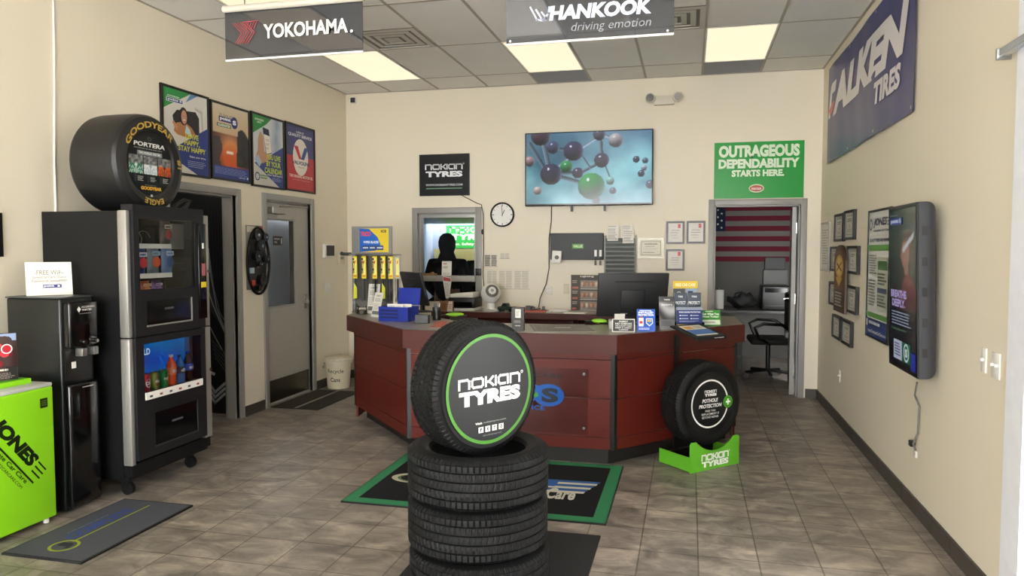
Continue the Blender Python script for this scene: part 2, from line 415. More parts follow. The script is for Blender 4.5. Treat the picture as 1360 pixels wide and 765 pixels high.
# ---------------------------------------------------------------- door and window frames
def frame_U(name, loc, rotz, w, h, m=steel, fw=.065, dep=.17, prot=.02, sill=None):
    """hollow-metal frame round an opening: w,h = opening size; local origin bottom centre, wall face at y=0"""
    b = MB(); y0, y1 = -prot, dep-prot
    def jamb(x0, x1, z0, z1): b.box(x0, x1, y0, y1, z0, z1, bev=.004)
    jamb(-w/2-fw, -w/2, 0, h+fw); jamb(w/2, w/2+fw, 0, h+fw); jamb(-w/2, w/2, h, h+fw)
    b.box(-w/2, -w/2+.016, y0+.05, y1-.03, 0, h); b.box(w/2-.016, w/2, y0+.05, y1-.03, 0, h); b.box(-w/2, w/2, y0+.05, y1-.03, h-.016, h)
    if sill is not None: b.box(-w/2-fw, w/2+fw, y0-.0, y1, sill-.06, sill, bev=.004)
    o = struct(b.build(name, m, smooth=30)); o.location = loc; o.rotation_euler = (0, 0, rotz); return o
frame_U('trim_2', ((DX0+DX1)/2, YB, 0), 0, DX1-DX0, DZ)
frame_U('trim_3', (XL, (LD0+LD1)/2, 0), PI/2, LD1-LD0, 2.13)
frame_U('trim_4', (XL, (LH0+LH1)/2, 0), PI/2, LH1-LH0, 2.13)
# teller window
wf = frame_U('window_1', ((WX0+WX1)/2, YB, WZ0), 0, WX1-WX0, WZ1-WZ0, fw=.07)
w_ = WX1-WX0
struct(MB().box(-w_/2, w_/2, -.06, .11, .255, .325, bev=.004).build('window_ledge', mat('ledge_grey', '#9c988f', .4), wf, smooth=30))
MB().box(-w_/2+.016, w_/2-.016, .06, .066, .325, WZ1-WZ0-.016).build('glass_pane', pane, wf)
f = MB(); f.box(-w_/2+.016, -w_/2+.05, .045, .08, .325, WZ1-WZ0-.016); f.box(w_/2-.036, w_/2-.016, .045, .08, .325, WZ1-WZ0-.016); f.box(-w_/2+.05, w_/2-.036, .045, .08, WZ1-WZ0-.05, WZ1-WZ0-.016)
f.build('window_frame', alu, wf)
# left door: steel half-glass door
d1 = MB(); W = LD1-LD0-.036; H = 2.105; gx0, gx1, gz0, gz1 = -W/2+.03, .13, 1.03, 1.93
for a in ((-W/2, W/2, .006, gz0), (-W/2, W/2, gz1, H), (-W/2, gx0, gz0, gz1), (gx1, W/2, gz0, gz1)): d1.box(a[0], a[1], 0, .045, a[2], a[3])
bmesh.ops.remove_doubles(d1.bm, verts=d1.bm.verts[:], dist=1e-5)
d1 = struct(d1.build('door_1', mat('door_leaf_paint', '#aaa69e', .4, noise_amt=.05, scale=3))); d1.location = (XL-.03, (LD0+LD1)/2, 0); d1.rotation_euler = (0, 0, PI/2)
f = MB()
for a in ((gx0-.02, gx1+.02, gz0-.02, gz0), (gx0-.02, gx1+.02, gz1, gz1+.02), (gx0-.02, gx0, gz0, gz1), (gx1, gx1+.02, gz0, gz1)): f.box(a[0], a[1], -.008, .052, a[2], a[3])
f.build('window_frame', steel, d1)
MB().box(gx0, gx1, .02, .026, gz0, gz1).build('glass_pane', pane, d1)
MB().box(-W/2+.02, W/2-.02, -.003, 0, .03, .26).build('kick_plate', mat('kick_plate_steel', '#57524a', .25, .85, noise_amt=.25, scale=8), d1)
f = MB(); f.box(W/2-.09, W/2-.045, -.008, 0, .96, 1.12, bev=.003); f.cyl((W/2-.067, -.05, 1.04), (W/2-.067, 0, 1.04), .013); f.cyl((W/2-.067, -.05, 1.04), (W/2-.18, -.055, 1.035), .010); f.ball((W/2-.18, -.055, 1.035), .011)
f.build('door_handle', chrome, d1, smooth=40)
f = MB(); f.box(-.36, -.12, -.06, 0, 1.99, 2.06, bev=.006); f.build('door_closer', alu, d1)
f = MB(); f.tube([(-.2, -.045, 2.07), (.1, -.1, 2.085), (.35, -.06, 2.09)], .009); f.build('closer_arm', alu, d1)
for z in (.25, 1.05, 1.85): MB().cyl((-W/2-.004, -.012, z), (-W/2-.004, -.012, z+.11), .008).build('hinge', chrome, d1)
# office door, swung open into the dark office
d2 = MB(); d2.box(0, .87, 0, .045, .008, 2.09, bev=.002); d2 = struct(d2.build('door_2', steel)); d2.location = (DX1-.028, YB+.10, 0); d2.rotation_euler = (0, 0, math.radians(84))
f = MB(); f.box(.865, .874, .004, .041, .96, 1.12); f.build('latch_plate', chrome, d2)
for sy in (-1, 1):
    y0 = .045 if sy > 0 else 0
    f = MB(); f.cyl((.80, y0, 1.03), (.80, y0+sy*.055, 1.03), .012); f.cyl((.80, y0+sy*.055, 1.03), (.69, y0+sy*.055, 1.03), .010); f.build('door_handle', chrome, d2, smooth=40)
for z in (.25, 1.02, 1.80): MB().box(-.006, .034, -.003, .002, z, z+.115).build('hinge', chrome, d2)
# storefront window on the right (its white frame shows at the picture edge) and the front glazing behind the camera
sf = mat('white_storefront_frame', '#e9ecf2', .35)
f = MB(); f.box(-.02, .16, 3.42, 3.6, 0, 3.2); f.box(-.02, .16, 2.94, 3.06, 0, 2.7); f.box(-.02, .16, 3.06, 3.42, 2.58, 2.7); f.box(-.02, .16, 3.06, 3.42, 0, .12)
o = struct(f.build('window_2', sf)); o.location = (XR, 0, 0)
MB().box(.06, .066, 3.06, 3.42, .12, 2.58).build('glass_pane', pane, o)
f = MB(); f.box(-3.76, -3.66, -.16, .02, .22, 3.18); f.box(1.06, 1.16, -.16, .02, .22, 3.18); f.box(-3.66, 1.06, -.16, .02, 3.06, 3.18); f.box(-3.66, 1.06, -.16, .02, .22, .34); f.box(-1.34, -1.26, -.1, -.02, .34, 3.06)
o = struct(f.build('window_3', sf)); o.location = (0, YF, 0)
MB().box(-3.66, 1.06, -.06, -.054, .34, 3.06).build('glass_pane', pane, o)
# rooms behind the openings
off_m = mat('office_paint_dimmed', '#4c4a46', .7)  # wall colour darkened to stand in for the dimness of the unlit room
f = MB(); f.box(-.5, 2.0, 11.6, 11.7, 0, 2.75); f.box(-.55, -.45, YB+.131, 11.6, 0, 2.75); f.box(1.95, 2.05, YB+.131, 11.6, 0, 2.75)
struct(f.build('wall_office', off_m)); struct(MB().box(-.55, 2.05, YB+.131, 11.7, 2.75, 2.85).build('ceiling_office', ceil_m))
f = MB(); f.box(-5.6, -.6, 12.4, 12.5, 0, 3.3); f.box(-.62, -.56, YB+.131, 12.4, 0, 3.3); f.box(-4.50, -4.45, 9.9, 12.4, 0, 3.3)
struct(f.build('wall_workshop', mat('workshop_block', '#98a5ba', .7)))
struct(MB().box(-5.6, -.6, YB+.131, 12.05, 2.06, 2.14).build('ceiling_workshop', dgrey))
f = MB(); f.box(-5.75, -5.65, 6.2, 10.5, 0, 2.9); f.box(-5.65, XL-.131, 10.4, 10.5, 0, 2.9)
struct(f.build('wall_corridor', blue_m))
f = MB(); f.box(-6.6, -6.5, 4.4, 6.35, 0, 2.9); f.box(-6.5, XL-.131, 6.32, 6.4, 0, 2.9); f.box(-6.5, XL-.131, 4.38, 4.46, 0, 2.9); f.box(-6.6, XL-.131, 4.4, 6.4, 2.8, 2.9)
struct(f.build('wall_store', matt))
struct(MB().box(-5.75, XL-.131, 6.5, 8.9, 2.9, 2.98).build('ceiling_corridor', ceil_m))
# ---------------------------------------------------------------- light: daylight through the glazing plus the ceiling panels
w = bpy.data.worlds.new('daylight'); SC.world = w; w.use_nodes = True
nt = w.node_tree; bg = nt.nodes['Background']; sky = nt.nodes.new('ShaderNodeTexSky'); sky.sky_type = 'HOSEK_WILKIE'; sky.turbidity = 6; sky.sun_direction = (0.2, .6, .75)
mx = nt.nodes.new('ShaderNodeMix'); mx.data_type = 'RGBA'; mx.inputs['Factor'].default_value = .9; mx.inputs['B'].default_value = (.97, .975, .965, 1)
nt.links.new(sky.outputs[0], mx.inputs['A']); nt.links.new(mx.outputs['Result'], bg.inputs['Color']); bg.inputs['Strength'].default_value = 10.0
for nm, loc, rot, sx, sy in (('portal_front', (-1.3, YF-.14, 1.7), (-PI/2, 0, 0), 4.7, 2.7), ('portal_right', (XR+.15, 3.25, 1.35), (0, -PI/2, 0), 2.5, .5)):
    ld = bpy.data.lights.new(nm, 'AREA'); ld.shape = 'RECTANGLE'; ld.size = sx; ld.size_y = sy; ld.cycles.is_portal = True
    o = bpy.data.objects.new(nm, ld); COL.objects.link(o); o.location = loc; o.rotation_euler = rot
vs = SC.view_settings; vs.view_transform = 'Standard'; vs.look = 'None'; vs.gamma = 1; vs.use_curve_mapping = False; vs.exposure = 1.0
SC.cycles.use_denoising = True; SC.cycles.max_bounces = 8; SC.cycles.diffuse_bounces = 5; SC.cycles.transparent_max_bounces = 12; SC.cycles.sample_clamp_indirect = 6
# ================================================================ reception counter
A, B_, C_, D_ = Vector((-3.16, 6.385)), Vector((-2.164, 5.325)), Vector((-.507, 5.344)), Vector((.455, 6.37))
ZT = 1.0
ct = thing('reception_counter', 'long angled reception counter with cherry-red panels, grey top and black corner strips', 'counter', (-1.35, 5.9, 0))
def off2(pts, d):
    """open polyline shifted sideways by d (towards the staff side)"""
    out = []
    for i, p in enumerate(pts):
        ns = []
        for a, b in ((pts[i-1] if i else None, p), (p, pts[i+1] if i < len(pts)-1 else None)):
            if a is not None and b is not None:
                t = (b-a).normalized(); ns.append(Vector((-t.y, t.x)))
        n = sum(ns, Vector((0, 0))) / len(ns); n = n / n.dot(ns[0]); out.append(p + n*d)
    return out
def zprism(b, pts, z0, z1, m=0):
    q = [p - Vector((-1.35, 5.9)) for p in pts]
    lo = [b.bm.verts.new((p.x, p.y, z0)) for p in q]; hi = [b.bm.verts.new((p.x, p.y, z1)) for p in q]; n = len(q)
    for f in [lo[::-1], hi] + [[lo[i], lo[(i+1) % n], hi[(i+1) % n], hi[i]] for i in range(n)]:
        b.bm.faces.new(f).material_index = m
front = [A, B_, C_, D_]
A2, D2 = Vector((-3.24, 6.80)), Vector((.42, 7.12)); inner = [Vector((.0, 7.12)), Vector((-.05, 6.78)), Vector((-.78, 6.02)), Vector((-1.89, 6.0)), Vector((-2.62, 6.80))]
b = MB(); zprism(b, [A2] + off2(front, .02) + [D2] + inner, ZT-.035, ZT); b.build('worktop', lam, ct)
f_in = off2(front, .022)
for (p, q, pi, qi) in zip(front, front[1:], f_in, f_in[1:]):
    b = MB(); zprism(b, [p, q, qi, pi], ZT-.145, ZT-.001); b.build('fascia', wood2, ct)
b = MB(); zprism(b, [A, A+Vector((.03, .0)), A2+Vector((.03, 0)), A2], ZT-.145, ZT-.001); b.build('fascia', wood2, ct)
b = MB(); zprism(b, [D_, D2, D2-Vector((.03, 0)), D_-Vector((.03, 0))], ZT-.145, ZT-.001); b.build('fascia', wood2, ct)
base = off2(front, .045); base_in = off2(front, .065); post_o = off2(front, .041)
base[0] += Vector((.03, -.0)); base_in[0] += Vector((.03, 0)); base[3] -= Vector((.03, 0)); base_in[3] -= Vector((.03, 0))
for (p, q, pi, qi) in zip(base, base[1:], base_in, base_in[1:]):
    t = (q-p).normalized()*.02; b = MB()
    for z0, z1 in ((.14, .226), (.232, .516), (.522, .806), (.812, ZT-.145)):
        zprism(b, [p+t, q-t, qi-t, pi+t], z0, z1)
    b.build('front_panel', wood, ct)
for i, (p, pi) in enumerate(zip(base, base_in)):
    nb = [base[j] for j in (i-1, i+1) if 0 <= j < 4]
    pts = [p + (n-p).normalized()*.03 for n in nb]
    o_ = post_o[i] + (Vector((.03, 0)) if i == 0 else Vector((-.03, 0)) if i == 3 else Vector((0, 0)))
    b = MB()
    ring = [pts[0], o_, pts[-1], pi] if len(pts) == 2 else [o_, pts[0], pi + (pts[0]-p), pi]
    zprism(b, ring if i != 3 else ring[::-1], .135, ZT-.146); b.build('corner_strip', black, ct)
kick = off2(front, .17); kin = off2(front, .19); kick[0] += Vector((.1, -.05)); kick[3] -= Vector((.1, .05))
b = MB()
for (p, q, pi, qi) in zip(kick, kick[1:], kin, kin[1:]): zprism(b, [p, q, qi, pi], 0, .14)
b.build('toe_kick', mat('dark_kick', '#1c1a18', .6), ct)
b = MB()
for (p, q) in ((base_in[0], A2+Vector((.1, 0))), (base_in[3], D2-Vector((.06, .0)))):
    b = MB(); t = (q-p).normalized(); n = Vector((-t.y, t.x))*.01
    zprism(b, [p-n, q-n, q+n, p+n], .02, ZT-.146); b.build('end_panel', wood, ct)
# logo on the middle panel (mostly behind the tyre stack) under a clear plate
mid = (base[1]+base[2])/2 - Vector((-1.35, 5.9)); pw = .95
p = Pr(); sx = ony(729, 528, 5.39).x + 1.35 - mid.x
p.disc(sx, .53, .118, '#1866c4', .085); p.rect(sx-.3, .515, sx-.02, .60, '#1866c4'); p.ring(sx-.165, .55, .05, .085, '#1866c4')
p.text('S', sx-.055, .475, sx+.075, .585, '#0c1220', .05); p.disc(sx-.1, .53, .022, '#3fae49'); p.text('point', sx-.42, .49, sx-.13, .60, '#e8e8e8', .03)
p.text('JONES CAR CARE', sx-.60, .655, sx+.105, .693, '#0a0a0a', .02); p.text('TIRE & SERVICE', sx-.5, .415, sx-.03, .45, '#1866c4', .03)
o = p.build('logo_lettering', PRINT, ct); o.location = (mid.x, mid.y-.002, 0)
xk = ony(776, 495, 5.37).x + 1.35
o = MB().box(xk-.95, xk+.03, mid.y-.022, mid.y-.018, .25, .74).build('clear_plate', clear, ct)
for x, z in ((xk, .705), (xk, .30), (xk-.92, .705), (xk-.92, .30)):
    MB().cyl((x, mid.y, z), (x, mid.y-.03, z), .011).build('standoff', chrome, ct, smooth=40)
# back counter along the wall
bc = thing('back_counter', 'low work counter with dark red edge along the back wall under the key cabinet', 'counter', (-1.25, 8.2, 0))
b = MB(); b.box(-1.62, 1.2, -.24, .29, .875, .915); b.build('worktop', lam, bc)
MB().box(-1.62, 1.2, -.265, -.24, .85, .916, bev=.003).build('edge_band', wood2, bc)
for x in (-1.60, 0, 1.18): MB().box(x-.012, x+.012, -.22, .29, 0, .875).build('side_panel', wood, bc)
MB().box(-1.2, 1.15, .2, .215, .1, .875).build('back_panel', wood, bc)
# ================================================================ tyres
def tyre_mesh(R, W, Rr, mx, tread=True, name='casing', m=rubber, parent=None, n=480):
    h = W/2
    if tread:
        prof = [(Rr-.006, -.36*W, 0), (Rr+.004, -.44*W, 0), (Rr+.02, -.47*W, 0), ((R+Rr)/2, -h, 0), (R-.055, -.49*W, 0), (R-.022, -.46*W, 0), (R-.012, -.435*W, 1), (R-.003, -.40*W, 1)]
        ribs = [(-.385, -.27, 1), (-.24, -.10, 2), (-.07, .07, 3), (.10, .24, 2), (.27, .385, 1)]
        for a, c, k in ribs:
            prof += [(R-.010, (a-.014)*W, 0), (R-.001, a*W, k), (R, (a+c)/2*W, k), (R-.001, c*W, k), (R-.010, (c+.014)*W, 0)]
        prof += [(R-.003, .40*W, 1), (R-.012, .435*W, 1), (R-.022, .46*W, 0), (R-.055, .49*W, 0), ((R+Rr)/2, h, 0), (Rr+.02, .47*W, 0), (Rr+.004, .44*W, 0), (Rr-.006, .36*W, 0)]
    else:
        prof = [(Rr-.006, -.40*W, 0), (Rr+.012, -.455*W, 0), (Rr+.03, -.47*W, 0), ((R+Rr)/2+.01, -h, 0), (R-.045, -.485*W, 0), (R-.02, -.455*W, 0), (R-.006, -.40*W, 0), (R, -.3*W, 0), (R+.002, 0, 0), (R, .3*W, 0), (R-.006, .40*W, 0), (R-.02, .455*W, 0), (R-.045, .485*W, 0), ((R+Rr)/2, h, 0), (Rr+.02, .47*W, 0), (Rr-.006, .40*W, 0)]
    prof += [(Rr+.02, .33*W, 0), (R-.035, .38*W, 0), (R-.02, 0, 0), (R-.035, -.38*W, 0), (Rr+.02, -.33*W, 0)]
    b = MB(); bm = b.bm; rings = []
    for r, y, k in prof:
        ring = []
        for i in range(n):
            a = 2*PI*i/n; rr = r
            if k == 1 and i % 6 == 0: rr -= .005
            elif k == 2 and (i + int(round(y/W*20))) % 6 == 1: rr -= .004
            elif k == 3 and (i - int(round(y/W*20))) % 6 == 2: rr -= .004
            ring.append(bm.verts.new(mx @ Vector((rr*math.cos(a), rr*math.sin(a), y))))
        rings.append(ring)
    for p, q in zip(rings, rings[1:] + rings[:1]):
        for i in range(n): bm.faces.new((p[i], p[(i+1) % n], q[(i+1) % n], q[i]))
    return b.build(name, m, parent, smooth=22)
FACE = Matrix.Rotation(PI/2, 4, 'X')      # axle towards -y
SX, SY = -.955, 3.28
stack_lb = ['bottom tyre of the three lying stacked in the middle of the floor', 'middle tyre of the three lying stacked on the floor', 'topmost lying tyre of the stack, carrying the upright tyre with the green ring']
zz = .012
for k in range(3):
    o = tyre_mesh(.33, .236, .228, Matrix.Rotation(k*.31, 4, 'Z'), name='stacked_tyre')
    tag(o, stack_lb[k], 'tyre', 'lying tyres of the stack'); o.location = (SX + (.004, -.006, 0)[k], SY + (.0, .01, -.004)[k], zz + .118); zz += .238
ut = thing('upright_tyre', 'upright tyre on top of the stack with a black disc ringed in green', 'tyre', (SX-.005, SY-.032, .993), math.radians(55))
tyre_mesh(.306, .215, .232, FACE, parent=ut)
MB().cyl((0, -.108, 0), (0, -.102, 0), .249, seg=64).build('display_disc', matt, ut)
p = Pr(); r = .25
p.disc(0, 0, r, '#121416', n=72); p.ring(0, 0, r-.015, r, '#4c8a30', n=90)
p.nokian(-.73*r, .05*r, .72*r, .235*r, '#f2f2ee'); p.text('TYRES', -.72*r, -.26*r, .72*r, .01*r, '#f2f2ee', .066)
p.text('Visit', -.36*r, -.615*r, -.2*r, -.575*r, '#f2f2ee', .04); p.text('nokiantyres.com', -.17*r, -.62*r, .36*r, -.575*r, '#9a9c9a')
for k, g in enumerate('ftyo'):
    x = -.29*r + k*.155*r; p.rect(x, -.77*r, x+.115*r, -.665*r, '#f2f2ee'); p.text(g, x+.035*r, -.75*r, x+.08*r, -.68*r, '#121416', .04)
p.text('#nokiantyres', -.2*r, -.845*r, .24*r, -.81*r, '#8a8c8a')
p.build('print', DISC, ut, y=-.1085)
# pothole tyre in its green tray
PA = PI/4
ps = thing('tyre_display_stand', 'green floor tray with white lettering holding a tyre in front of the counter', 'display stand', (.20, 5.58, 0), PA)
w = .255
curve = [(-w, 0), (w, 0), (w, .207), (w-.015, .222), (w-.06, .222)] + [(x, .222 - .085*math.cos(x/(w-.06)*PI/2)**.8 if abs(x) < w-.061 else .222) for x in [(.195 - .39*k/14) for k in range(1, 14)]] + [(-w+.06, .222), (-w+.015, .222), (-w, .207)]
MB().prism(curve, -.004, .004).build('front_board', green, ps)
MB().box(-w, -w+.006, .004, .32, .01, .115).build('side_board', green, ps); MB().box(w-.006, w, .004, .32, .01, .115).build('side_board', green, ps)
MB().box(-w+.006, w-.006, .004, .32, .012, .02).build('tray_base', black, ps)
f = MB(); f.box(-w+.01, w-.01, .05, .07, .02, .10); f.box(-w+.01, w-.01, .25, .27, .02, .10); f.build('tyre_cradle', black, ps)
p = Pr(); p.nokian(-.14, .072, .14, .118, '#f0f2ea'); p.text('TYRES', -.14, .022, .14, .066, '#f0f2ea', .055); p.build('lettering', PRINT, ps, y=-.0042)
for x, y in ((-w+.03, .03), (w-.03, .03), (-w+.03, .29), (w-.03, .29)): MB().cyl((x, y, 0), (x, y, .012), .012).build('foot', black, ps)
f = MB(); f.box(-.13, -.09, .29, .305, .02, .975); f.build('post', black, ps)
f = MB(); rt = Matrix.Rotation(math.radians(14), 3, 'X'); f.box(-.17, .15, .04, .31, 1.0, 1.012, rot=rt); f.box(-.17, .15, 0.038, .046, .955, .985); f.build('flyer_tray', matt, ps)
p = Pr(); p.rect(-.12, 0, .10, .21, '#e9e4d2'); p.rect(-.12, .02, .10, .12, '#3e6fb5'); p.rect(-.10, .13, -.02, .19, '#d79d45'); p.fine(.0, .13, .09, .19, 5, '#565248')
o = p.build('flyer', PRINT, ps); o.location = (-.0, .072, .989); o.rotation_euler = (-PI/2 + math.radians(14), 0, 0)
p = Pr(); p.fine(.0, .0, .10, .012, 1, '#d8d8d0'); o = p.build('tray_lettering', PRINT, ps, y=.0375); o.location = (.02, 0, .962)
pt = thing('display_tyre', 'tyre with round black sign and white ring, standing in the green tray', 'tyre', (.20-.15*math.sin(PA), 5.58+.15*math.cos(PA), .475), PA-.06)
tyre_mesh(.315, .215, .232, FACE @ Matrix.Rotation(.2, 4, 'Z'), parent=pt)
MB().cyl((0, -.1, 0), (0, -.095, 0), .236, seg=64).build('display_disc', matt, pt)
p = Pr(); p.disc(0, 0, .236, '#131415', n=64); p.ring(0, 0, .170, .182, '#e9e9e6', 16, 344, n=70); p.disc(.178, 0, .046, '#4f9d2c'); p.disc(.178, 0, .036, '#16230f'); p.disc(.178, 0, .032, '#4f9d2c')
p.rect(.172, -.022, .184, .022, '#f2f4ee'); p.rect(.156, -.006, .2, .006, '#f2f4ee')
p.nokian(-.055, .083, .06, .103, '#e9e9e6'); p.text('TYRES', -.055, .058, .06, .078, '#e9e9e6', .07)
p.text('POTHOLE', -.08, .012, .075, .04, '#e9e9e6', .03, .2); p.text('PROTECTION', -.112, -.028, .112, .0, '#e9e9e6', .03, .2)
p.text('FREE TIRE', -.05, -.058, .05, -.044, '#c9c9c6', .01); p.text('REPLACEMENT IF', -.085, -.082, .085, -.066, '#c9c9c6', .01); p.text('BEYOND REPAIR', -.08, -.106, .08, -.09, '#c9c9c6', .01)
p.build('print', DISC, pt, y=-.1005)
# racing slick on the vending machine
gc = onx(194, 214, -3.56)
gt = thing('racing_slick', 'wide smooth black racing tyre with yellow lettering lying on top of the vending machine'.replace('lying', 'standing'), 'tyre', (-3.80, gc.y+.115, 1.8725+.3405), PI/2)
tyre_mesh(.338, .40, .212, FACE, tread=False, m=rubber2, parent=gt, n=96)
MB().cyl((0, -.172, 0), (0, -.166, 0), .222, seg=64).build('display_disc', matt, gt)
p = Pr(); yl = '#b99a48'
r = .222
p.disc(0, 0, r, '#111213', n=64); p.ring(0, .168, .008, .022, '#3a3c3e', asp=.7); p.text('PORTERA', -.15, .112, .15, .142, '#dcdcda', .03, .1)
p.fine(-.15, .093, .15, .103, 1, '#8d8d8b'); p.rect(-.12, .052, .12, .082, '#777b7c'); p.text('TWO WORLDS, ONE TIRE.', -.105, .058, .105, .076, '#e9e9e6', .02)
def road(c1, c2, c3):
    def fn(u, w):
        if w > .55: n_ = noise.noise(Vector((u*6, w*8, c1))); return tuple(min(1, max(0, .42 + .3*n_)) for _ in range(3))
        a = abs(math.sin((u-.5)/(w*.6-.46)*9)); return c2 if a > .45 else c3
    return fn
for k, (a_, b_, c_) in enumerate(((1, (.15, .45, .36), (.8, .86, .82)), (5, (.85, .85, .84), (.55, .68, .74)), (9, (.75, .33, .12), (.22, .16, .12)))): p.img(-.2+.137*k, -.075, -.2+.137*k+.13, .048, 16, 14, road(a_, b_, c_))
for k in range(3): p.rect(-.155+.12*k, -.13, -.135+.12*k, -.085, '#303236'); p.fine(-.125+.12*k, -.125, -.07+.12*k, -.09, 4, '#b9b9b4')
p.fine(-.06, -.152, .06, -.146, 1, '#8d8d8b'); p.text('GOODYEAR', -.1, -.182, .1, -.158, '#dfa83a', .05); p.disc(0, -.222, .012, '#b9b9b4')
p.build('print', GLOSS, gt, y=-.1735)
for q in (('GOODYEAR', .243, .043, 156, 42), ('EAGLE', .245, .04, -70, -110), ('#1', .243, .043, 12, -2)):
    p = Pr(); p.arc(q[0], 0, 0, q[1], q[2], q[3], q[4], yl, .03); p.build('sidewall_lettering', PRINT, gt, y=-.2035)
# ================================================================ mats
FL = -PI/2
m1 = onz(456, 670); m2 = onz(827, 621)
lm = thing('logo_mat', 'black floor mat with a green border and faded logo in front of the counter', 'mat', (-1.31, 4.25, .011), 0, tilt=FL)
MB().box(-.85, .85, 0, .011, 0, 1.19).build('mat_backing', black, lm)
p = Pr(); X0, X1, Y1 = -.85, .85, 1.19
p.rect(X0+.004, .004, X1-.004, Y1-.004, '#2b6b4a'); p.rect(X0+.012, .012, X1-.012, Y1-.012, '#2f7a52'); p.rect(X0+.085, .085, X1-.085, Y1-.085, '#0d0e12')
def LM(px, py): q = onz(px, py, .012); return q.x+1.31, q.y-4.25
c0 = LM(538, 634); p.ring(c0[0]+.08, c0[1], .13, .175, '#b9b49f', asp=.62); p.ring(c0[0]+.08, c0[1], .11, .125, '#5d7c52', asp=.62); p.text('Complete', c0[0]+.2, c0[1]-.06, c0[0]+.62, c0[1]+.07, '#b9b49f', .03)
f0, f1, f2, f3 = LM(715, 636), LM(798, 641), LM(783, 657), LM(700, 652)
def FQ(u, v): return (f0[0]*(1-u)*(1-v)+f1[0]*u*(1-v)+f2[0]*u*v+f3[0]*(1-u)*v, f0[1]*(1-u)*(1-v)+f1[1]*u*(1-v)+f2[1]*u*v+f3[1]*(1-u)*v)
for k in range(6): p.poly([FQ(0, (k+.92)/6), FQ(1-.02*k, (k+.92)/6), FQ(1-.02*k, k/6), FQ(0, k/6)], '#c9c6b8' if k % 2 else '#2d5a9a', k > 0)
p.poly([FQ(0, .55), FQ(.36, .55), FQ(.36, 0), FQ(0, 0)], '#2d5a9a'); c1, c2 = LM(722, 662), LM(768, 651); p.text('Care', c1[0], c1[1], c2[0], c2[1], '#c9c6b8', .03)
p.build('print', CLOTH, lm)
dm_m = mat('charcoal_carpet', '#141314', .95, noise_amt=.25, scale=90, bump=.4, bscale=400)
bl = onz(472, 765)
dk = MB(); dk.box(-1.38, -.468, 2.9, 4.07, .0, .012, bev=.004); tag(dk.build('rubber_mat', dm_m, smooth=40), 'plain charcoal floor mat under the tyre stack', 'mat')
cm = thing('entrance_mat', 'dark blue-grey mat with a faded blue wordmark and yellow line, beside the water cooler', 'mat', (-3.03, 3.08, .012), PI/2, tilt=FL)
# local x -> world +y, local z -> world -x
MB().box(0, .88, 0, .012, 0, .51, bev=.002).build('mat_backing', dm_m, cm)
p = Pr(); p.rect(.012, .012, .868, .498, '#484a54'); p.line([(.22, .26), (.80, .26)], .012, '#8f9a2e')
p.ring(.155, .26, .062, .078, '#8f9a2e'); p.text('COMPLETE', .24, .28, .72, .36, '#35498a', .04); p.fine(.3, .375, .7, .39, 1, '#5a6f9c'); p.text('J', .12, .215, .19, .3, '#23242b', .1)
p.build('print', CLOTH, cm)
rm = MB(); rm.box(-.255, .255, -.47, .47, 0, .01)
rm = thing('runner_mat', 'dark ribbed doormat with a pale stripe in front of the half-glass door', 'mat', (-3.90, 7.15, 0))
MB().box(-.26, .27, -.48, .48, 0, .009).build('mat_backing', mat('dark_ribbed', '#2a2721', .95), rm)
f = MB()
for k in range(26):
    x = -.245 + k*.0196
    if abs(k-13) > 1: f.box(x, x+.011, -.47, .47, .009, .013)
f.build('rib', mat('rib_brown', '#3a352c', .95, noise_amt=.2, scale=60), rm)
MB().box(.002, .03, -.47, .47, .009, .012).build('stripe', mat('pale_stripe', '#8d8778', .9), rm)
# ================================================================ vending machine (faces +x)
VC = 4.388; VX = -3.58
def V(px, py, x=-3.49):
    q = onx(px, py, x); return q.y - VC, q.z
vm = thing('vending_machine', 'tall black combo vending machine with silver side trims, snacks above and cold drinks below', 'vending machine', (VX, VC, 0), PI/2)
# local: x along the wall, y into the cabinet, z up
b = MB(); T = .008
b.box(-.385, -.385+T, 0, .585, .13, 1.872); b.box(.444-T, .444, 0, .585, .13, 1.872); b.box(-.377, .436, .575, .585, .13, 1.872); b.box(-.377, .436, 0, .575, 1.862, 1.872); b.box(-.377, .436, 0, .575, .13, .15); b.box(-.377, .436, .02, .575, 1.0, 1.03)
b.build('cabinet', vend, vm)
u0, zt = V(176, 271); u1, _ = V(269.7, 277); ZS = 1.045
su = (V(184, 290), V(260, 381)); wu0, wu1, wz1, wz0 = su[0][0], su[1][0], su[0][1], su[1][1]
su = (V(192, 457.6), V(269, 511)); lu0, lu1, lz1, lz0 = su[0][0], su[1][0], su[0][1], su[1][1]
def panel(name, x0, x1, z0, z1, hx0, hx1, hz0, hz1, y0, y1, m):
    b = MB()
    for a in ((x0, x1, z0, hz0), (x0, x1, hz1, z1), (x0, hx0, hz0, hz1), (hx1, x1, hz0, hz1)): b.box(a[0], a[1], y0, y1, a[2], a[3])
    bmesh.ops.remove_doubles(b.bm, verts=b.bm.verts[:], dist=1e-5)
    return b.build(name, m, vm)
ud = panel('snack_door', u0, u1, ZS+.006, zt, wu0, wu1, wz0, wz1, -.09, 0, vend2)
ldoor = panel('drink_door', u0, u1, .235, ZS-.002, lu0, lu1, lz0, lz1, -.085, 0, vend2)
MB().box(wu0, wu1, -.084, -.080, wz0, wz1).build('glass_pane', clear, ud)
MB().box(lu0, lu1, -.082, -.078, lz0, lz1).build('glass_pane', clear, ldoor)
for x0, x1, e in ((-.385, u0-.003, -1), (u1+.003, .444, 1)):
    for z0, z1 in ((ZS+.006, 1.875), (.21, ZS-.002)):
        MB().box(x0, x1, -.068, 0, z0, z1, bev=.005, seg=2).build('side_trim', silver, vm, smooth=40)
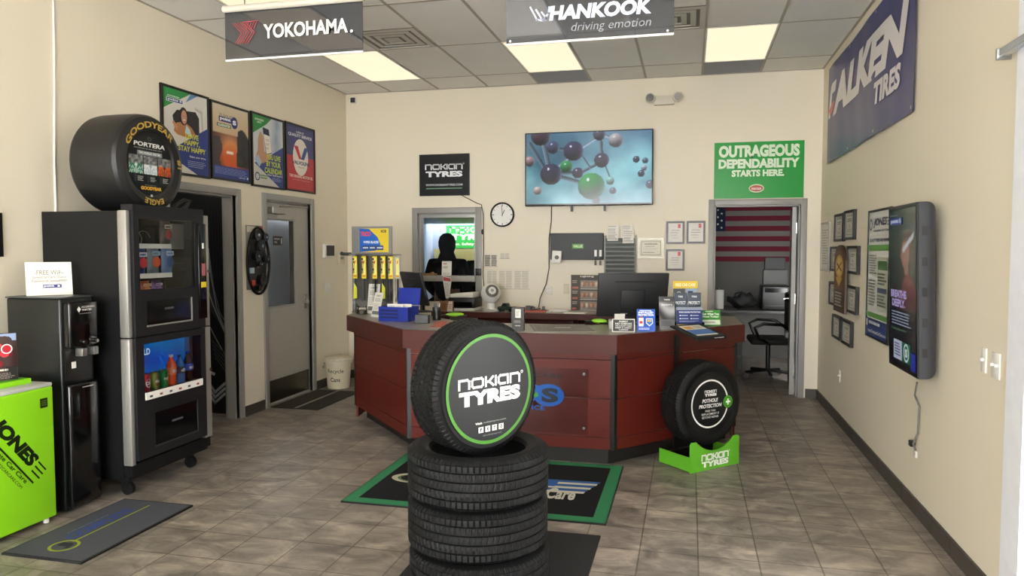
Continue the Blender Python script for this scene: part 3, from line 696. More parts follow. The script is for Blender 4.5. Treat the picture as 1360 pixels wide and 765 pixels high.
# coin strip
cx0, cz1 = V(263.8, 297); cx1, cz0 = V(274, 422)
cp = MB().box(u1-.075, u1+.012, -.1, -.088, cz0, cz1, bev=.004).build('coin_panel', gloss_black, ud, smooth=40)
f = MB(); xm = u1-.03
f.box(xm-.012, xm+.012, -.106, -.1, cz1-.16, cz1-.10); f.build('display', white, cp) if False else f.bm.free()
def blk(n, m, x0, x1, z0, z1): MB().box(xm+x0, xm+x1, -.106, -.0995, z0, z1).build(n, m, vm)
blk('coin_slot', white, -.006, .008, 1.63, 1.67); blk('card_reader', mat('pink_print', '#a05860', .5), -.014, .02, 1.43, 1.52); blk('bill_slot', mat('yellow_plastic', '#d8c21c', .5), -.024, .026, 1.345, 1.385); blk('coin_return', gloss_black, -.02, .02, 1.26, 1.31)
MB().cyl((.43, -.067, 1.46), (.43, -.078, 1.46), .012).build('lock', chrome, vm); MB().cyl((.43, -.067, .72), (.43, -.078, .72), .013).build('lock', chrome, vm)
# delivery flaps
for nm, (pa, pb), par in (('snack_flap', (V(195, 400), V(254, 424)), ud), ('drink_flap', (V(207, 548), V(263, 571)), ldoor)):
    b = MB(); x0, z1 = pa; x1, z0 = pb; yf = -.09 if nm == 'snack_flap' else -.085
    b.box(x0, x1, yf-.002, yf+.0, z0, z1); b.box(x0+.015, x1-.06, yf-.006, yf-.002, z0+.015, z1-.01)
    b.build(nm, gloss_black, par)
    b = MB(); b.box(x0-.006, x1+.006, yf-.008, yf, z0-.01, z0); b.box(x1, x1+.008, yf-.008, yf, z0, z1); b.build('flap_rim', silver if nm == 'snack_flap' else dgrey, par)
    p = Pr(); p.fine((x0+x1)/2-.06, (z0+z1)/2+.01, (x0+x1)/2+.06, (z0+z1)/2+.03, 1, '#55565a', .7); p.build('lettering', PRINT, par, y=yf-.0065)
# interior: shelves with price strips, spirals, motor box
shz = [V(184+8, y)[1] for y in (326, 366)] + [wz0-.058]
xs1 = wu0 + (wu1-wu0)*.585
for k, z in enumerate(shz):
    s_ = MB().box(wu0, xs1, -.070 if k < 2 else .004, .5, z-.005, z).build('shelf', dgrey, vm)
    if k < 2: MB().box(wu0, xs1, -.076, -.070, z-.02, z+.012).build('price_strip', white, s_)
    for q in range(2 if k == 0 else 0):
        cx = wu0 + .07 + q*.13
        pts = [(cx + .045*math.cos(t*.5), .03 + t*.0055, z + .055 + .045*math.sin(t*.5)) for t in range(80)]
        MB().tube(pts, .002, 5).build('spiral', alu, s_)
MB().box(xs1+.02, xs1+.035, .0, .5, 1.06, 1.84).build('divider', vend, vm)
MB().box(xs1+.07, wu1-.0, .0, .2, wz1-.2, wz1-.02).build('bill_box', alu, vm)
f = MB(); f.box(xs1+.14, wu1, -.02, .2, wz0+.12, wz1-.3); f.build('coin_mech', black, vm)
MB().box(lu0-.02, lu1+.02, .03, .04, lz0-.03, lz1+.03).build('drink_backboard', mat('soda_blue', '#0b55c4', .4), vm)
p = Pr(); p.img(lu0-.02, lz0-.03, lu1+.02, lz1+.03, 20, 14, lambda u, w: (.02, .22+.2*(w)+.12*noise.noise(Vector((u*4, w*4, 1))), .68+.2*noise.noise(Vector((u*3, w*3, 4)))))
p.text('ICE COLD', lu0-.06+.02, lz1-.095, lu0+.19, lz1-.05, '#d9ecff', .03)
for k in range(9):
    x, z = random.uniform(lu0, lu1), random.uniform(lz0+.1, lz1); p.line([(x, z), (x+random.uniform(-.06, .06), z-random.uniform(.03, .09)), (x+random.uniform(-.08, .08), z-.12)], .003, '#3f93e8')
p.build('backboard_print', BACKLIT, vm, y=.029)
zl = lz0 + .045
MB().box(lu0+.001, lu1-.001, -.077, .12, zl-.045, zl).build('drink_shelf', dgrey, vm)
o = MB().box(lu0, lu1, -.095, -.0835, zl-.045, zl+.003).build('drink_price_strip', white, vm)
p = Pr()
for k in range(6): x = lu0+.03+k*(lu1-lu0-.05)/5.6; p.rect(x, zl-.032, x+.028, zl-.018, '#8a3c3c' if k % 2 else '#3c3c44')
p.build('price_tags', PRINT, vm, y=-.0955)
MB().box(lu1-.045, lu1-.012, -.02, .02, zl, lz1+.02).build('light_column', alu, vm)
MB().box(-.375, .43, -.03, .57, .11, .13).build('plinth', vend, vm)
f = MB(); f.box(-.375, .44, -.05, 0, .135, .21); f.build('base_skirt', vend, vm)
for x, y in ((-.325, .02), (.30, .02), (-.325, .5), (.30, .5)):
    c = MB(); c.box(x-.025, x+.025, y-.012, y+.045, .085, .11); c.box(x-.022, x-.016, y-.01, y+.03, .04, .09); c.box(x+.016, x+.022, y-.01, y+.03, .04, .09)
    c = c.build('caster', black, vm); MB().cyl((x-.015, y, .042), (x+.015, y, .042), .042).build('wheel', rubber, c, smooth=40)
MB().tube([(.2, .3, 1.873), (.25, .28, 1.93), (.33, .1, 1.95), (.42, .02, 1.93), (.44, .04, 1.88)], .006).build('power_lead', black, vm) if False else None
# snack bags and drinks inside
def vloc(x, y, z): return (VX - y, VC + x, z)
def bag(nm, label, x, y, z, w, h, c1, c2, c3, group):
    t = thing(nm, label, 'snack', vloc(x, y, z+.001), PI/2, group)
    b = MB(); n = 8; vs = {}
    for sgn in (-1, 1):
        for i in range(n+1):
            for j in range(n+1):
                u, v = i/n, j/n; d = .028*math.sin(PI*u)**.6*math.sin(PI*min(max((v-.04)/.92, 0), 1))**.5
                vs[sgn, i, j] = b.bm.verts.new(((u-.5)*w*(1-.06*math.sin(PI*v)), sgn*(d+.0006), v*h))
        for i in range(n):
            for j in range(n): b.bm.faces.new((vs[sgn, i, j], vs[sgn, i+1, j], vs[sgn, i+1, j+1], vs[sgn, i, j+1]))
    bmesh.ops.remove_doubles(b.bm, verts=b.bm.verts[:], dist=.0013)
    b.build('pouch', mat('foil_'+c1, c1, .3), t, smooth=60)
    p = Pr(); p.disc(0, h*.45, w*.33, c2, h*.2, n=18); p.rect(-w*.34, h*.68, w*.34, h*.84, c3); p.fine(-w*.28, h*.71, w*.28, h*.8, 1, c1, .8)
    p.build('print', PRINT, t, y=-.031)
sn = 'snack bags on the vending shelves'
bag('snack_bag', 'clear snack bag with red contents on the top shelf of the vending machine', wu0+.31, -.035, shz[0], .11, .17, '#4a3433', '#9a4a44', '#c9c2ba', sn)
bag('snack_bag', 'dark blue snack bag with red corner on the middle vending shelf', wu0+.062, -.035, shz[1], .105, .18, '#1d3f8f', '#c0303a', '#d7d9e0', sn)
bag('snack_bag', 'snack bag with an orange-red centre on the middle vending shelf', wu0+.185, -.035, shz[1], .115, .19, '#596a7c', '#d9542c', '#8fb0cc', sn)
bag('snack_bag', 'pale blue snack bag at the far end of the middle vending shelf', wu0+.32, -.035, shz[1], .11, .19, '#5f7fb0', '#2f4f86', '#b8c6dc', sn)
bag('snack_bag', 'tan and yellow snack bag on the bottom vending shelf', wu0+.06, .038, shz[2], .105, .115, '#b08a4a', '#d9c23c', '#6a2c22', sn)
bag('snack_bag', 'orange snack bag in the middle of the bottom vending shelf', wu0+.18, .038, shz[2], .11, .115, '#c25a2c', '#d98a3c', '#e6d2a2', sn)
bag('snack_bag', 'purple snack bag at the far end of the bottom vending shelf', wu0+.295, .038, shz[2], .095, .115, '#5a3c7c', '#8a5ca0', '#d0c2dc', sn)
def can(label, x, c1, c2, txt):
    t = thing('drink_can', label, 'drink can', vloc(x, -.042, zl+.0005), PI/2, 'drinks in the vending window')
    MB().lathe([(0, .002), (.024, 0), (.031, .01), (.032, .105), (.026, .12), (.025, .121), (0, .118)], seg=20).build('body', mat('can_'+c1, c1, .3, .4), t, smooth=50)
    MB().lathe([(.0245, .1195), (.026, .122), (.0245, .1235)], seg=20).build('rim', chrome, t)
    p = Pr(); p.disc(0, .06, .024, c2, .03, n=16); p.text(txt, -.022, .05, .022, .072, '#f0efe8', .03, .1)
    p.build('label_print', PRINT, t, y=0, bend=lambda X, Y, Z: (.0328*math.sin(X/.033), -.0328*math.cos(X/.033)+Y*.5, Z))
def bottle(label, x, c1, c2, capc, h, txt):
    t = thing('drink_bottle', label, 'drink bottle', vloc(x, -.04, zl+.0005), PI/2, 'drinks in the vending window')
    MB().lathe([(0, .004), (.026, 0), (.034, .012), (.034, h*.36), (.031, h*.46), (.034, h*.56), (.033, h*.66), (.022, h*.8), (.013, h*.88), (.012, h*.93), (0, h*.93)], seg=20).build('body', mat('bottle_'+c1, c1, .2), t, smooth=50)
    MB().cyl((0, 0, h*.93), (0, 0, h), .0145, seg=16).build('cap', mat('cap_'+capc, capc, .4), t, smooth=40)
    MB().lathe([(.0352, h*.36), (.0352, h*.6)], seg=20).build('label_band', mat('band_'+c2, c2, .4), t, smooth=50)
    p = Pr(); p.text(txt, -.024, h*.42, .024, h*.54, '#f2f2ee', .04, .1); p.build('label_print', PRINT, t, bend=lambda X, Y, Z: (.036*math.sin(X/.036), -.036*math.cos(X/.036)+Y*.5, Z))
ux = [lu0 + (lu1-lu0)*k for k in (.085, .235, .385, .535, .69, .845)]
can('red drink can in the lower vending window, nearest the silver trim', ux[0], '#b3122c', '#d9d9d4', 'Dr'); can('yellow-green drink can between the red and the green can', ux[1], '#7c8f3a', '#a7462f', 'dew'); can('green drink can beside the orange bottle', ux[2], '#0f7a3a', '#2aa05a', 'up')
bottle('orange drink bottle with a white cap in the vending window', ux[3], '#e0501c', '#e8742c', '#e9e4da', .215, 'fz'); bottle('clear blue water bottle with a dark blue band in the vending window', ux[4], '#3a6fb4', '#15264f', '#20365f', .20, 'dft'); bottle('dark cola bottle with a blue label at the far end of the vending window', ux[5], '#20150f', '#1d46b0', '#1d46b0', .215, 'cola')
# ================================================================ water cooler
CC = 3.787; CX = -3.70
wc = thing('water_cooler', 'tall black bottleless water cooler between the green fridge and the vending machine', 'water cooler', (CX, CC, 0), PI/2)
coolm = mat('cooler_black', '#0f1413', .3)
b = MB(); b.box(-.125, .125, .0, .40, .012, 1.325, bev=.012, seg=3); b.build('cabinet', coolm, wc, smooth=40)
MB().box(-.128, .128, -.004, .405, 1.325, 1.334, bev=.003).build('top_plate', mat('cooler_top', '#3a3f40', .3), wc)
MB().box(-.11, .112, -.055, .0, 1.02, 1.30, bev=.012, seg=3).build('tap_head', gloss_black, wc, smooth=40)
MB().box(-.115, .118, -.045, 0, .03, .80, bev=.02, seg=3).build('lower_door', gloss_black, wc, smooth=40)
MB().box(-.1, .1, -.004, 0, .82, 1.0).build('dispensing_recess', black, wc)
for k, x in enumerate((-.025, .065)):
    f = MB(); f.box(x-.017, x+.02, -.075, -.02, .965, 1.015, bev=.004); f = f.build('tap', alu, wc, smooth=40)
    MB().cyl((x+.012, -.05, 1.055), (x+.012, -.075, 1.05), .013).build('tap_button', chrome, f, smooth=40)
MB().box(-.055, -.025, -.008, -.003, .89, .93).build('indicator', white, wc)
p = Pr(); p.poly([(-.055, 1.255), (-.04, 1.235), (-.025, 1.255), (-.04, 1.275)], '#d4d4d0'); p.text('MOUNTAIN', -.02, 1.262, .08, 1.275, '#d4d4d0', .03); p.text('WATER', -.02, 1.244, .06, 1.257, '#d4d4d0', .03); p.fine(-.04, 1.225, .08, 1.232, 1, '#b4b4b0')
p.build('lettering', PRINT, wc, y=-.056)
p = Pr(); p.fine(-.02, .765, .085, .773, 1, '#b0b0ac', .7); p.build('door_lettering', PRINT, wc, y=-.0455)
# wifi card leaning on top
c0, c1 = Vector((-3.985, 3.70, 0)), Vector((-3.835, 3.90, 0))
wt = thing('wifi_card', 'white card with wifi details standing on top of the water cooler', 'sign', ((c0.x+c1.x)/2, (c0.y+c1.y)/2, 1.336), math.atan2(c1.y-c0.y, c1.x-c0.x), tilt=math.radians(-9))
w = (c1-c0).length; h = w*.84
MB().box(-w/2, w/2, -.002, .002, 0, h).build('card', paper, wt)
MB().prism([(-.02, 0), (.02, 0), (.02, h*.5), (-.02, h*.5)], .002, .004).build('easel_back', brown, wt)
p = Pr(); g = '#77746c'
p.text('-FREE WiFi-', -.31*w, .62*h, .33*w, .75*h, g, .0); p.text('JonesCarCare Guest', -.36*w, .49*h, .38*w, .585*h, g); p.text('Password: jones8900', -.37*w, .38*h, .38*w, .47*h, g)
p.rect(-.14*w, .22*h, .26*w, .32*h, '#39407f'); p.text('point', -.12*w, .235*h, .1*w, .31*h, '#e8e8f0', .03); p.disc(.2*w, .275*h, .055*w, '#39407f', .06*h); p.text('S', .17*w, .24*h, .225*w, .31*h, '#e8e8f0', .05)
p.build('print', PRINT, wt, y=-.0022)
# ================================================================ small lime fridge
FX = -3.72
fr = thing('mini_fridge', 'lime green mini fridge with black diagonal lettering at the left edge', 'fridge', (FX, 3.28, 0), PI/2)
MB().box(-.28, .278, .0, .44, .03, .815, bev=.008).build('cabinet', mat('fridge_side', '#d8d8d4', .4), fr, smooth=40)
MB().box(-.28, .28, -.055, -.006, .035, .815, bev=.008, seg=3).build('door', lime, fr, smooth=40)
MB().box(-.28, .28, -.052, .42, .815, .838, bev=.006).build('top_lid', mat('fridge_top', '#c9ccc8', .35), fr, smooth=40)
for x in (-.24, .24): MB().cyl((x, -.015, 0), (x, -.015, .032), .016).build('foot', white, fr)
p = Pr(); k_ = '#14240c'
pO, pS = onx(8, 578, FX+.056), onx(40, 612, FX+.056); pO, pS = Vector((pO.y-3.28, pO.z)), Vector((pS.y-3.28, pS.z))
dv = pS-pO; A_ = math.atan2(dv.y, dv.x); Wd = dv.length/.6; ctr = pO + dv*(.2/.6); ca, sa = math.cos(A_), math.sin(A_)
def RT(x, z): return (ctr.x + x*ca - z*sa, ctr.y + x*sa + z*ca)
def rtext(body, x0, z0, x1, z1, bold, sh):
    c = RT((x0+x1)/2, (z0+z1)/2); p.text(body, c[0]-(x1-x0)/2, c[1]-(z1-z0)/2, c[0]+(x1-x0)/2, c[1]+(z1-z0)/2, k_, bold, sh, rot=A_)
rtext('JONES', -Wd/2, -.052, Wd/2, .052, .06, .22)
for z in (.03, 0.0, -.03): p.line([RT(Wd/2+.015, z), RT(Wd/2+.085, z)], .009, k_)
p.line([RT(-Wd/2-.02, -.072), RT(Wd/2+.07, -.072)], .01, k_)
rtext('Complete Car Care', -.45*Wd, -.115, .58*Wd, -.082, .015, .1); rtext('JONESCOMPLETECARCARE.COM', -.45*Wd, -.148, .58*Wd, -.125, 0, .1)
p.rect(.185, .70, .235, .755, '#14240c'); p.fine(.192, .71, .228, .745, 3, '#6a8a3a')
p.build('lettering', PRINT, fr, y=-.0555)
# on the fridge: a pouch of berries on a green leaflet holder
pq = onz(12, 512, .84)
tr = thing('green_box', 'flat bright green box on the lime fridge under the snack pouch', 'box', (-3.86, 3.37, .8385), PI/2)
MB().box(-.13, .135, -.10, .11, 0, .03, bev=.003).build('box_body', lime, tr); MB().box(-.12, .125, -.09, .1, .03, .033).build('box_lid', green, tr)
pc = thing('coffee_pouch', 'snack pouch with a red fruit picture standing on the green box', 'pouch', (-3.87, 3.365, .8725), math.radians(55))
b = MB(); n = 10; vs = {}; w, h = .23, .27
for sgn in (-1, 1):
    for i in range(n+1):
        for j in range(n+1):
            u, v = i/n, j/n; d = .035*math.sin(PI*u)**.6*(1-v)**.6
            vs[sgn, i, j] = b.bm.verts.new(((u-.5)*w, sgn*(d+.0008), v*h))
    for i in range(n):
        for j in range(n): b.bm.faces.new((vs[sgn, i, j], vs[sgn, i+1, j], vs[sgn, i+1, j+1], vs[sgn, i, j+1]))
bmesh.ops.remove_doubles(b.bm, verts=b.bm.verts[:], dist=.0017)
b.build('pouch', mat('pouch_dark', '#3a2526', .35), pc, smooth=60)
p = Pr(); p.rect(-.11, .225, .11, .265, '#8fa2c4')
for k in range(26): p.disc(random.uniform(-.1, .08), random.uniform(.09, .2), random.uniform(.012, .024), random.choice(['#b01c2c', '#d23a44', '#7c1420', '#92283a']), n=14)
p.ring(.06, .18, .022, .028, '#e6e0dc'); p.disc(.06, .18, .022, '#b01c2c'); p.rect(-.11, .0, .11, .075, '#1c1a1a'); p.fine(-.1, .055, .08, .068, 1, '#d8d4cc', .8); p.fine(-.08, .01, .1, .045, 4, '#8a8680')
p.build('print', PRINT, pc, bend=lambda X, Y, Z: (X, Y - .004 - .035*max(0, math.sin(PI*min(1, max(0, X/w+.5))))**.6*(max(0, 1-Z/h))**.6, Z))
# ================================================================ left wall
def poster(label, name, cat, wall, xa, ya, xb, yb, fn, fw=.02, depth=.022, fm=black, ink=GLOSS, group=None, tl=None, back=None):
    loc, rz, w, h = wrect(wall, xa, ya, xb, yb)
    t = thing(name, label, cat, loc, rz, group)
    if fw:
        f = MB(); f.box(-w/2, -w/2+fw, -depth, -.001, 0, h); f.box(w/2-fw, w/2, -depth, -.001, 0, h); f.box(-w/2+fw, w/2-fw, -depth, -.001, 0, fw); f.box(-w/2+fw, w/2-fw, -depth, -.001, h-fw, h)
        f.build('frame', fm, t)
    MB().box(-w/2+fw, w/2-fw, -depth*.55, -.001, fw, h-fw).build('backing', back or paper, t)
    p = Pr(); fn(p, -w/2+fw, fw, w/2-fw, h-fw); p.build('print', ink, t, y=-depth*.55-.0003)
    return t, w, h
def mixc(a, b, t): t = max(0, min(1, t)); return tuple(x*(1-t)+y*t for x, y in zip(a, b))
def hx(c): return tuple(int(c[i:i+2], 16)/255 for i in (1, 3, 5))
def fr_pts(x0, z0, x1, z1): return lambda u, w: (x0+(x1-x0)*u, z0+(z1-z0)*w)
NAVY, GRN, YEL = '#2c3f86', '#2f8f4a', '#d9d84a'
def P1(p, x0, z0, x1, z1):
    F = fr_pts(x0, z0, x1, z1); R = lambda a, b, c, d, col: p.rect(*F(a, b), *F(c, d), col); G = lambda pts, col: p.poly([F(*q) for q in pts], col)
    R(0, 0, 1, 1, '#d6d3cc'); G([(0, 1), (.62, 1), (0, .74)], GRN); G([(.62, 1), (.78, 1), (.5, .88)], '#5f86b8')
    G([(.25, .5), (.2, .68), (.3, .76), (.72, .79), (.8, .72), (.8, .5), (.6, .44)], '#2a2a2e'); p.line([F(.72, .83), F(.86, .80), F(.88, .58)], .02, '#b8b6b2')
    G([(.22, .5), (.28, .60), (.45, .64), (.62, .58), (.72, .5), (.6, .44), (.3, .46)], '#b07a4c'); G([(.46, .5), (.5, .6), (.58, .55), (.62, .46)], '#b9d3de')
    p.disc(*F(.44, .70), .055, '#241c1a', .075, n=20); p.disc(*F(.45, .69), .036, '#b98a72', .058, n=20); p.line([F(.43, .655), F(.475, .658)], .006, '#efe6e0'); p.disc(*F(.43, .70), .004, '#2a1c18', n=8); p.disc(*F(.475, .70), .004, '#2a1c18', n=8); p.poly([F(.22, .62), F(.3, .55), F(.28, .5), F(.18, .6)], '#c98f70')
    G([(0, .2), (1, .62), (1, 0), (0, 0)], NAVY); G([(0, .22), (.72, 0), (0, 0)], '#d6d3cc')
    p.text('LEAVE\nHAPPY,\nSTAY HAPPY', *F(.30, .27), *F(.93, .50), YEL, .03); p.text('Enjoy your drive.', *F(.55, .20), *F(.93, .23), '#e8e8f0', .02); p.fine(*F(.5, .08), *F(.93, .17), 4, '#8f9ccc')
    p.text('AUTHORIZED', *F(.08, .895), *F(.34, .915), '#e8f0e8', .02); p.rect(*F(.06, .835), *F(.42, .885), '#e8f0e8'); p.rect(*F(.07, .84), *F(.41, .88), NAVY); p.text('point S', *F(.09, .845), *F(.39, .876), '#e8e8f0', .04)
def P2(p, x0, z0, x1, z1):
    F = fr_pts(x0, z0, x1, z1)
    def fn(u, w):
        sky = mixc(hx('#d2c4ac'), hx('#cfae84'), (1-w)*2)
        if w > .62: c = sky
        else:
            c = mixc(hx('#d8622c'), hx('#e8b27a'), (w-.3)*3); g = math.exp(-((u-.5)**2*10 + (w-.33)**2*14)); c = mixc(hx('#5a3434'), c, g*1.6)
            n_ = noise.noise(Vector((u*7, w*7, 3)))
            if w < .6 - abs(u-.5)*.1 and u < .24+.1*n_: c = mixc(c, hx('#33343c'), .8)
        if u > .66 + .1*(w-.4) and w < .72 - (u-.8)**2*3 and w > .18: c = mixc(hx('#3a3c40'), hx('#1e2024'), .5+.5*noise.noise(Vector((u*9, w*9, 8))))
        if abs(w-.36) < .02 and .38 < u < .56: c = (.95, .9, .85)
        if w < .17: c = hx('#34458a')
        return c
    p.img(x0, z0, x1, z1, 44, 56, fn)
    p.text('No hassle with the', *F(.2, .85), *F(.66, .89), '#6f675c', 0, .1); p.rect(*F(.18, .775), *F(.62, .845), '#2c3a78'); p.text('point', *F(.21, .785), *F(.50, .84), '#f0f0f4', .04); p.disc(*F(.6, .795), .05, '#2c3a78', .055); p.text('S', *F(.55, .765), *F(.65, .83), '#f0f0f4', .06)
    p.rect(*F(.12, .70), *F(.5, .75), '#4c7a52'); p.text('GUARANTEE', *F(.15, .708), *F(.47, .742), '#e8f0e4', .03); p.fine(*F(.05, .05), *F(.95, .15), 7, '#8f9ccc', .35, .1); p.text('Let\'s go', *F(.70, .025), *F(.88, .045), '#e8e8f0', .03); p.disc(*F(.94, .04), .012, '#e8e8f0')
def P3(p, x0, z0, x1, z1):
    F = fr_pts(x0, z0, x1, z1); G = lambda pts, col: p.poly([F(*q) for q in pts], col)
    p.img(x0, z0, x1, z1, 24, 30, lambda u, w: mixc(hx('#c9ced2'), hx('#6f8aa8'), max(0, 1-abs(u-.75-.15*(w-.6))*5)*(.6+.4*noise.noise(Vector((u*5, w*8, 2))))))
    G([(0, 1), (.62, 1), (.45, .9), (0, .72)], GRN); G([(0, .30), (.3, .36), (1, .62), (1, 0), (0, 0)], NAVY); G([(0, .33), (.85, 0), (0, 0)], '#cfccc4')
    G([(.06, .36), (.16, .5), (.17, .66), (.24, .78), (.33, .72), (.36, .5), (.58, .44), (.46, .36), (.3, .32)], '#c29478'); G([(.04, .36), (.16, .44), (.28, .33), (.2, .26)], '#aebfd2')
    G([(.32, .845), (.52, .83), (.60, .49), (.42, .45)], '#23305a'); G([(.345, .75), (.545, .735), (.595, .50), (.43, .465)], '#ece7dc')
    for k in range(3): p.fine(*F(.41, .53+.06*k), *F(.53, .57+.06*k), 2, '#a8a196')
    p.text('YOU LIVE\nBY YOUR\nCALENDAR', *F(.36, .19), *F(.95, .47), '#c9d84a', .03); p.text('Now You\'ll Love It', *F(.45, .155), *F(.95, .185), '#e8e8f0', .02); p.fine(*F(.6, .08), *F(.95, .14), 3, '#8f9ccc')
    p.ring(*F(.12, .12), .03, .042, '#2c3f78'); p.fine(*F(.21, .09), *F(.48, .16), 2, '#5a8a54', .6); p.text('AUTHORIZED\npoint S', *F(.06, .88), *F(.34, .95), '#e8f0e8', .03)
def P4(p, x0, z0, x1, z1):
    F = fr_pts(x0, z0, x1, z1)
    p.rect(x0, z0, x1, z1, '#3c4274'); p.rect(*F(0, 0), *F(1, .53), '#b8323e'); p.disc(*F(.5, .52), .162, '#e6dfd6', .20)
    p.text('A SIGN OF', *F(.34, .895), *F(.62, .925), '#e4e2ea', .02); p.text('QUALITY SERVICE', *F(.07, .825), *F(.92, .88), '#e4e2ea', .03)
    a = [F(.26, .70), F(.38, .70), F(.52, .52), F(.46, .51), F(.42, .50)]
    p.poly([F(.26, .69), F(.40, .69), F(.52, .50), F(.46, .49), F(.44, .49)], '#c8343e'); p.poly([F(.64, .69), F(.77, .69), F(.62, .49), F(.5, .49)], '#2d4f96')
    p.text('VALVOLINE', *F(.2, .40), *F(.82, .46), '#2a3560', .03); p.text('Motor Oil', *F(.4, .35), *F(.62, .375), '#5a4a5a'); p.text('THE ORIGINAL MOTOR OIL', *F(.08, .19), *F(.93, .235), '#ecd8d6', .03); p.text('Since 1866. Still going strong', *F(.2, .145), *F(.8, .165), '#dcb4b4')
gp = 'framed posters above the doors'
poster('framed poster of a driver at a car window, with a navy and green layout', 'framed_poster', 'poster', 'L', 211, 109.5, 277, 238, P1, group=gp)
poster('framed poster with an orange sunset road scene, above the dark doorway', 'framed_poster', 'poster', 'L', 277, 131.5, 331, 244.7, P2, group=gp)
poster('framed poster of a hand holding a phone, above the wall between the doors', 'framed_poster', 'poster', 'L', 331.3, 147, 376.5, 253, P3, group=gp)
poster('framed navy and red oil poster with a white oval, farthest of the left wall posters', 'framed_poster', 'poster', 'L', 376.8, 160.3, 417.3, 258, P4, group=gp)
# ---- more on the left wall
loc, rz, w, h = wrect('L', 321, 298.5, 354, 388)
t = thing('engine_belt_display', 'black oval engine belt display with pulleys, hung on the wall between the two doors', 'display', (loc[0], loc[1], loc[2]), rz)
MB().box(-w*.36, w*.36, -.012, -.001, h*.06, h, bev=.002).build('back_card', mat('grey_card', '#8a8680', .6), t)
p = Pr(); p.rect(-w*.34, h*.9, 0, h*.985, '#cfc8ba'); p.rect(0, h*.9, w*.34, h*.985, '#b84a44'); p.build('card_print', PRINT, t, y=-.0122)
MB().prism([(w*.40*math.cos(a)*(1-.08*math.sin(a)), h*.47 + h*.45*math.sin(a)) for a in [2*PI*k/40 for k in range(40)]], -.03, -.012).build('engine_block', mat('engine_grey', '#2c2c2e', .45, .3), t, smooth=30)
bp_ = [(w*.46*math.cos(a)*(1-.1*math.sin(a)), -.045, h*.48 + h*.485*math.sin(a)) for a in [2*PI*k/48 for k in range(49)]]
b = MB(); b.tube(bp_, .014, 8); b.build('belt', rubber, t, smooth=60)
for x, z, r in ((-.1, .86, .055), (.24, .83, .04), (.05, .70, .06), (-.12, .55, .05), (.28, .50, .042), (.0, .43, .03), (.1, .20, .06), (-.05, .08, .03)):
    o = MB().lathe([(0, 0), (r, 0), (r, .012), (r*.75, .016), (r*.75, .03), (r, .034), (r, .046), (0, .046)], Matrix.Translation((x*w, -.03, z*h)) @ FACE, 20).build('pulley', black, t, smooth=40)
    MB().cyl((x*w, -.076, z*h), (x*w, -.084, z*h), r*.28, seg=10).build('pulley_bolt', chrome, o)
f = MB(); f.box(-w*.34, -w*.2, -.05, -.03, h*.30, h*.38); f.build('tensioner', mat('pale_blue_plastic', '#9fb4c4', .4), t); f = MB(); f.box(-w*.3, -w*.16, -.05, -.03, h*.12, h*.2); f.build('hose_clip', mat('red_plastic', '#b0402c', .4), t)
p = wrect('L', 365, 315, 381.5, 326, .02)
t = thing('door_sign', 'small black staff-only sign on the glass of the half-glass door', 'sign', (XL-.02, p[0][1], p[0][2]), PI/2)
MB().box(-.085, .085, -.004, -.0, 0, .095).build('plate', black, t)
q = Pr(); q.text('Employees', -.075, .055, .03, .08, '#d8d8d4', .02); q.text('Only', -.075, .02, -.02, .045, '#d8d8d4', .02); q.disc(.06, .065, .01, '#d8d8d4'); q.rect(.052, .015, .068, .055, '#d8d8d4'); q.build('lettering', PRINT, t, y=-.0042)
loc, rz, w, h = wrect('L', 428, 324, 442, 342)
t = thing('wall_reader', 'square white box with a black face on the left wall beside the half-glass door', 'wall box', loc, rz)
MB().box(-w/2, w/2, -.035, -.0005, 0, h, bev=.006).build('housing', white, t, smooth=40); MB().box(-w*.38, w*.38, -.04, -.0345, h*.13, h*.9, bev=.004).build('face', black, t)
loc, rz, w, h = wrect('L', 447, 338, 456, 351)
t = thing('thermostat', 'small beige thermostat on the left wall near the corner', 'thermostat', loc, rz)
MB().box(-w*.42, w*.42, -.028, -.0005, 0, h, bev=.005).build('housing', mat('beige_plastic', '#cfc5ae', .45), t, smooth=40); MB().box(-w*.25, w*.25, -.03, -.0278, h*.5, h*.78).build('display', mat('lcd_green', '#7d8570', .3), t)
def switch(label, wall, xa, ya, xb, yb, gangs=1, toggle=True, cat='light switch', outlet=False, plate=None, w=None):
    loc, rz, w_, h = wrect(wall, xa, ya, xb, yb); w = w or max(w_, .07*gangs)
    t = thing('wall_outlet' if outlet else 'light_switch', label, cat, loc, rz)
    MB().box(-w/2, w/2, -.007, -.0005, 0, h, bev=.0025).build('plate', plate or white, t, smooth=40)
    for g in range(gangs):
        x = (g-(gangs-1)/2)*.046
        if outlet:
            for z in (.32, .68): MB().box(x-.016, x+.016, -.0095, -.0065, h*z-.014, h*z+.014, bev=.001).build('socket', mat('socket_face', '#d2ccc0', .4), t)
        else: MB().box(x-.006, x+.006, -.02, -.006, h*.46, h*.58, bev=.002).build('toggle', white, t)
    return t
switch('single white light switch on the left wall between the half-glass door and the corner', 'L', 431, 375, 438, 389)
loc, rz, w, h = wrect('L', -14, 282, 1.6, 341)
t = thing('picture_frame', 'black frame edge cut off by the left border of the photo, above the fridge', 'picture', loc, rz)
MB().box(-w/2, w/2, -.02, -.001, 0, h).build('frame', black, t); q = Pr(); q.rect(-w/2+.03, .03, w/2-.03, h-.03, '#c9c5ba'); q.build('print', PRINT, t, y=-.0202)
t = MB(); a, b_ = onx(70, 0, XL), onx(73, 278, XL); t.tube([(XL+.008, a.y, ZC-.01), (XL+.008, a.y-.01, 2.9), (XL+.008, b_.y, 2.2), (XL+.008, b_.y, 1.6)], .007, 8); tag(t.build('wall_cable', white, smooth=60), 'thin white cable running down the left wall to behind the vending machine', 'cable')
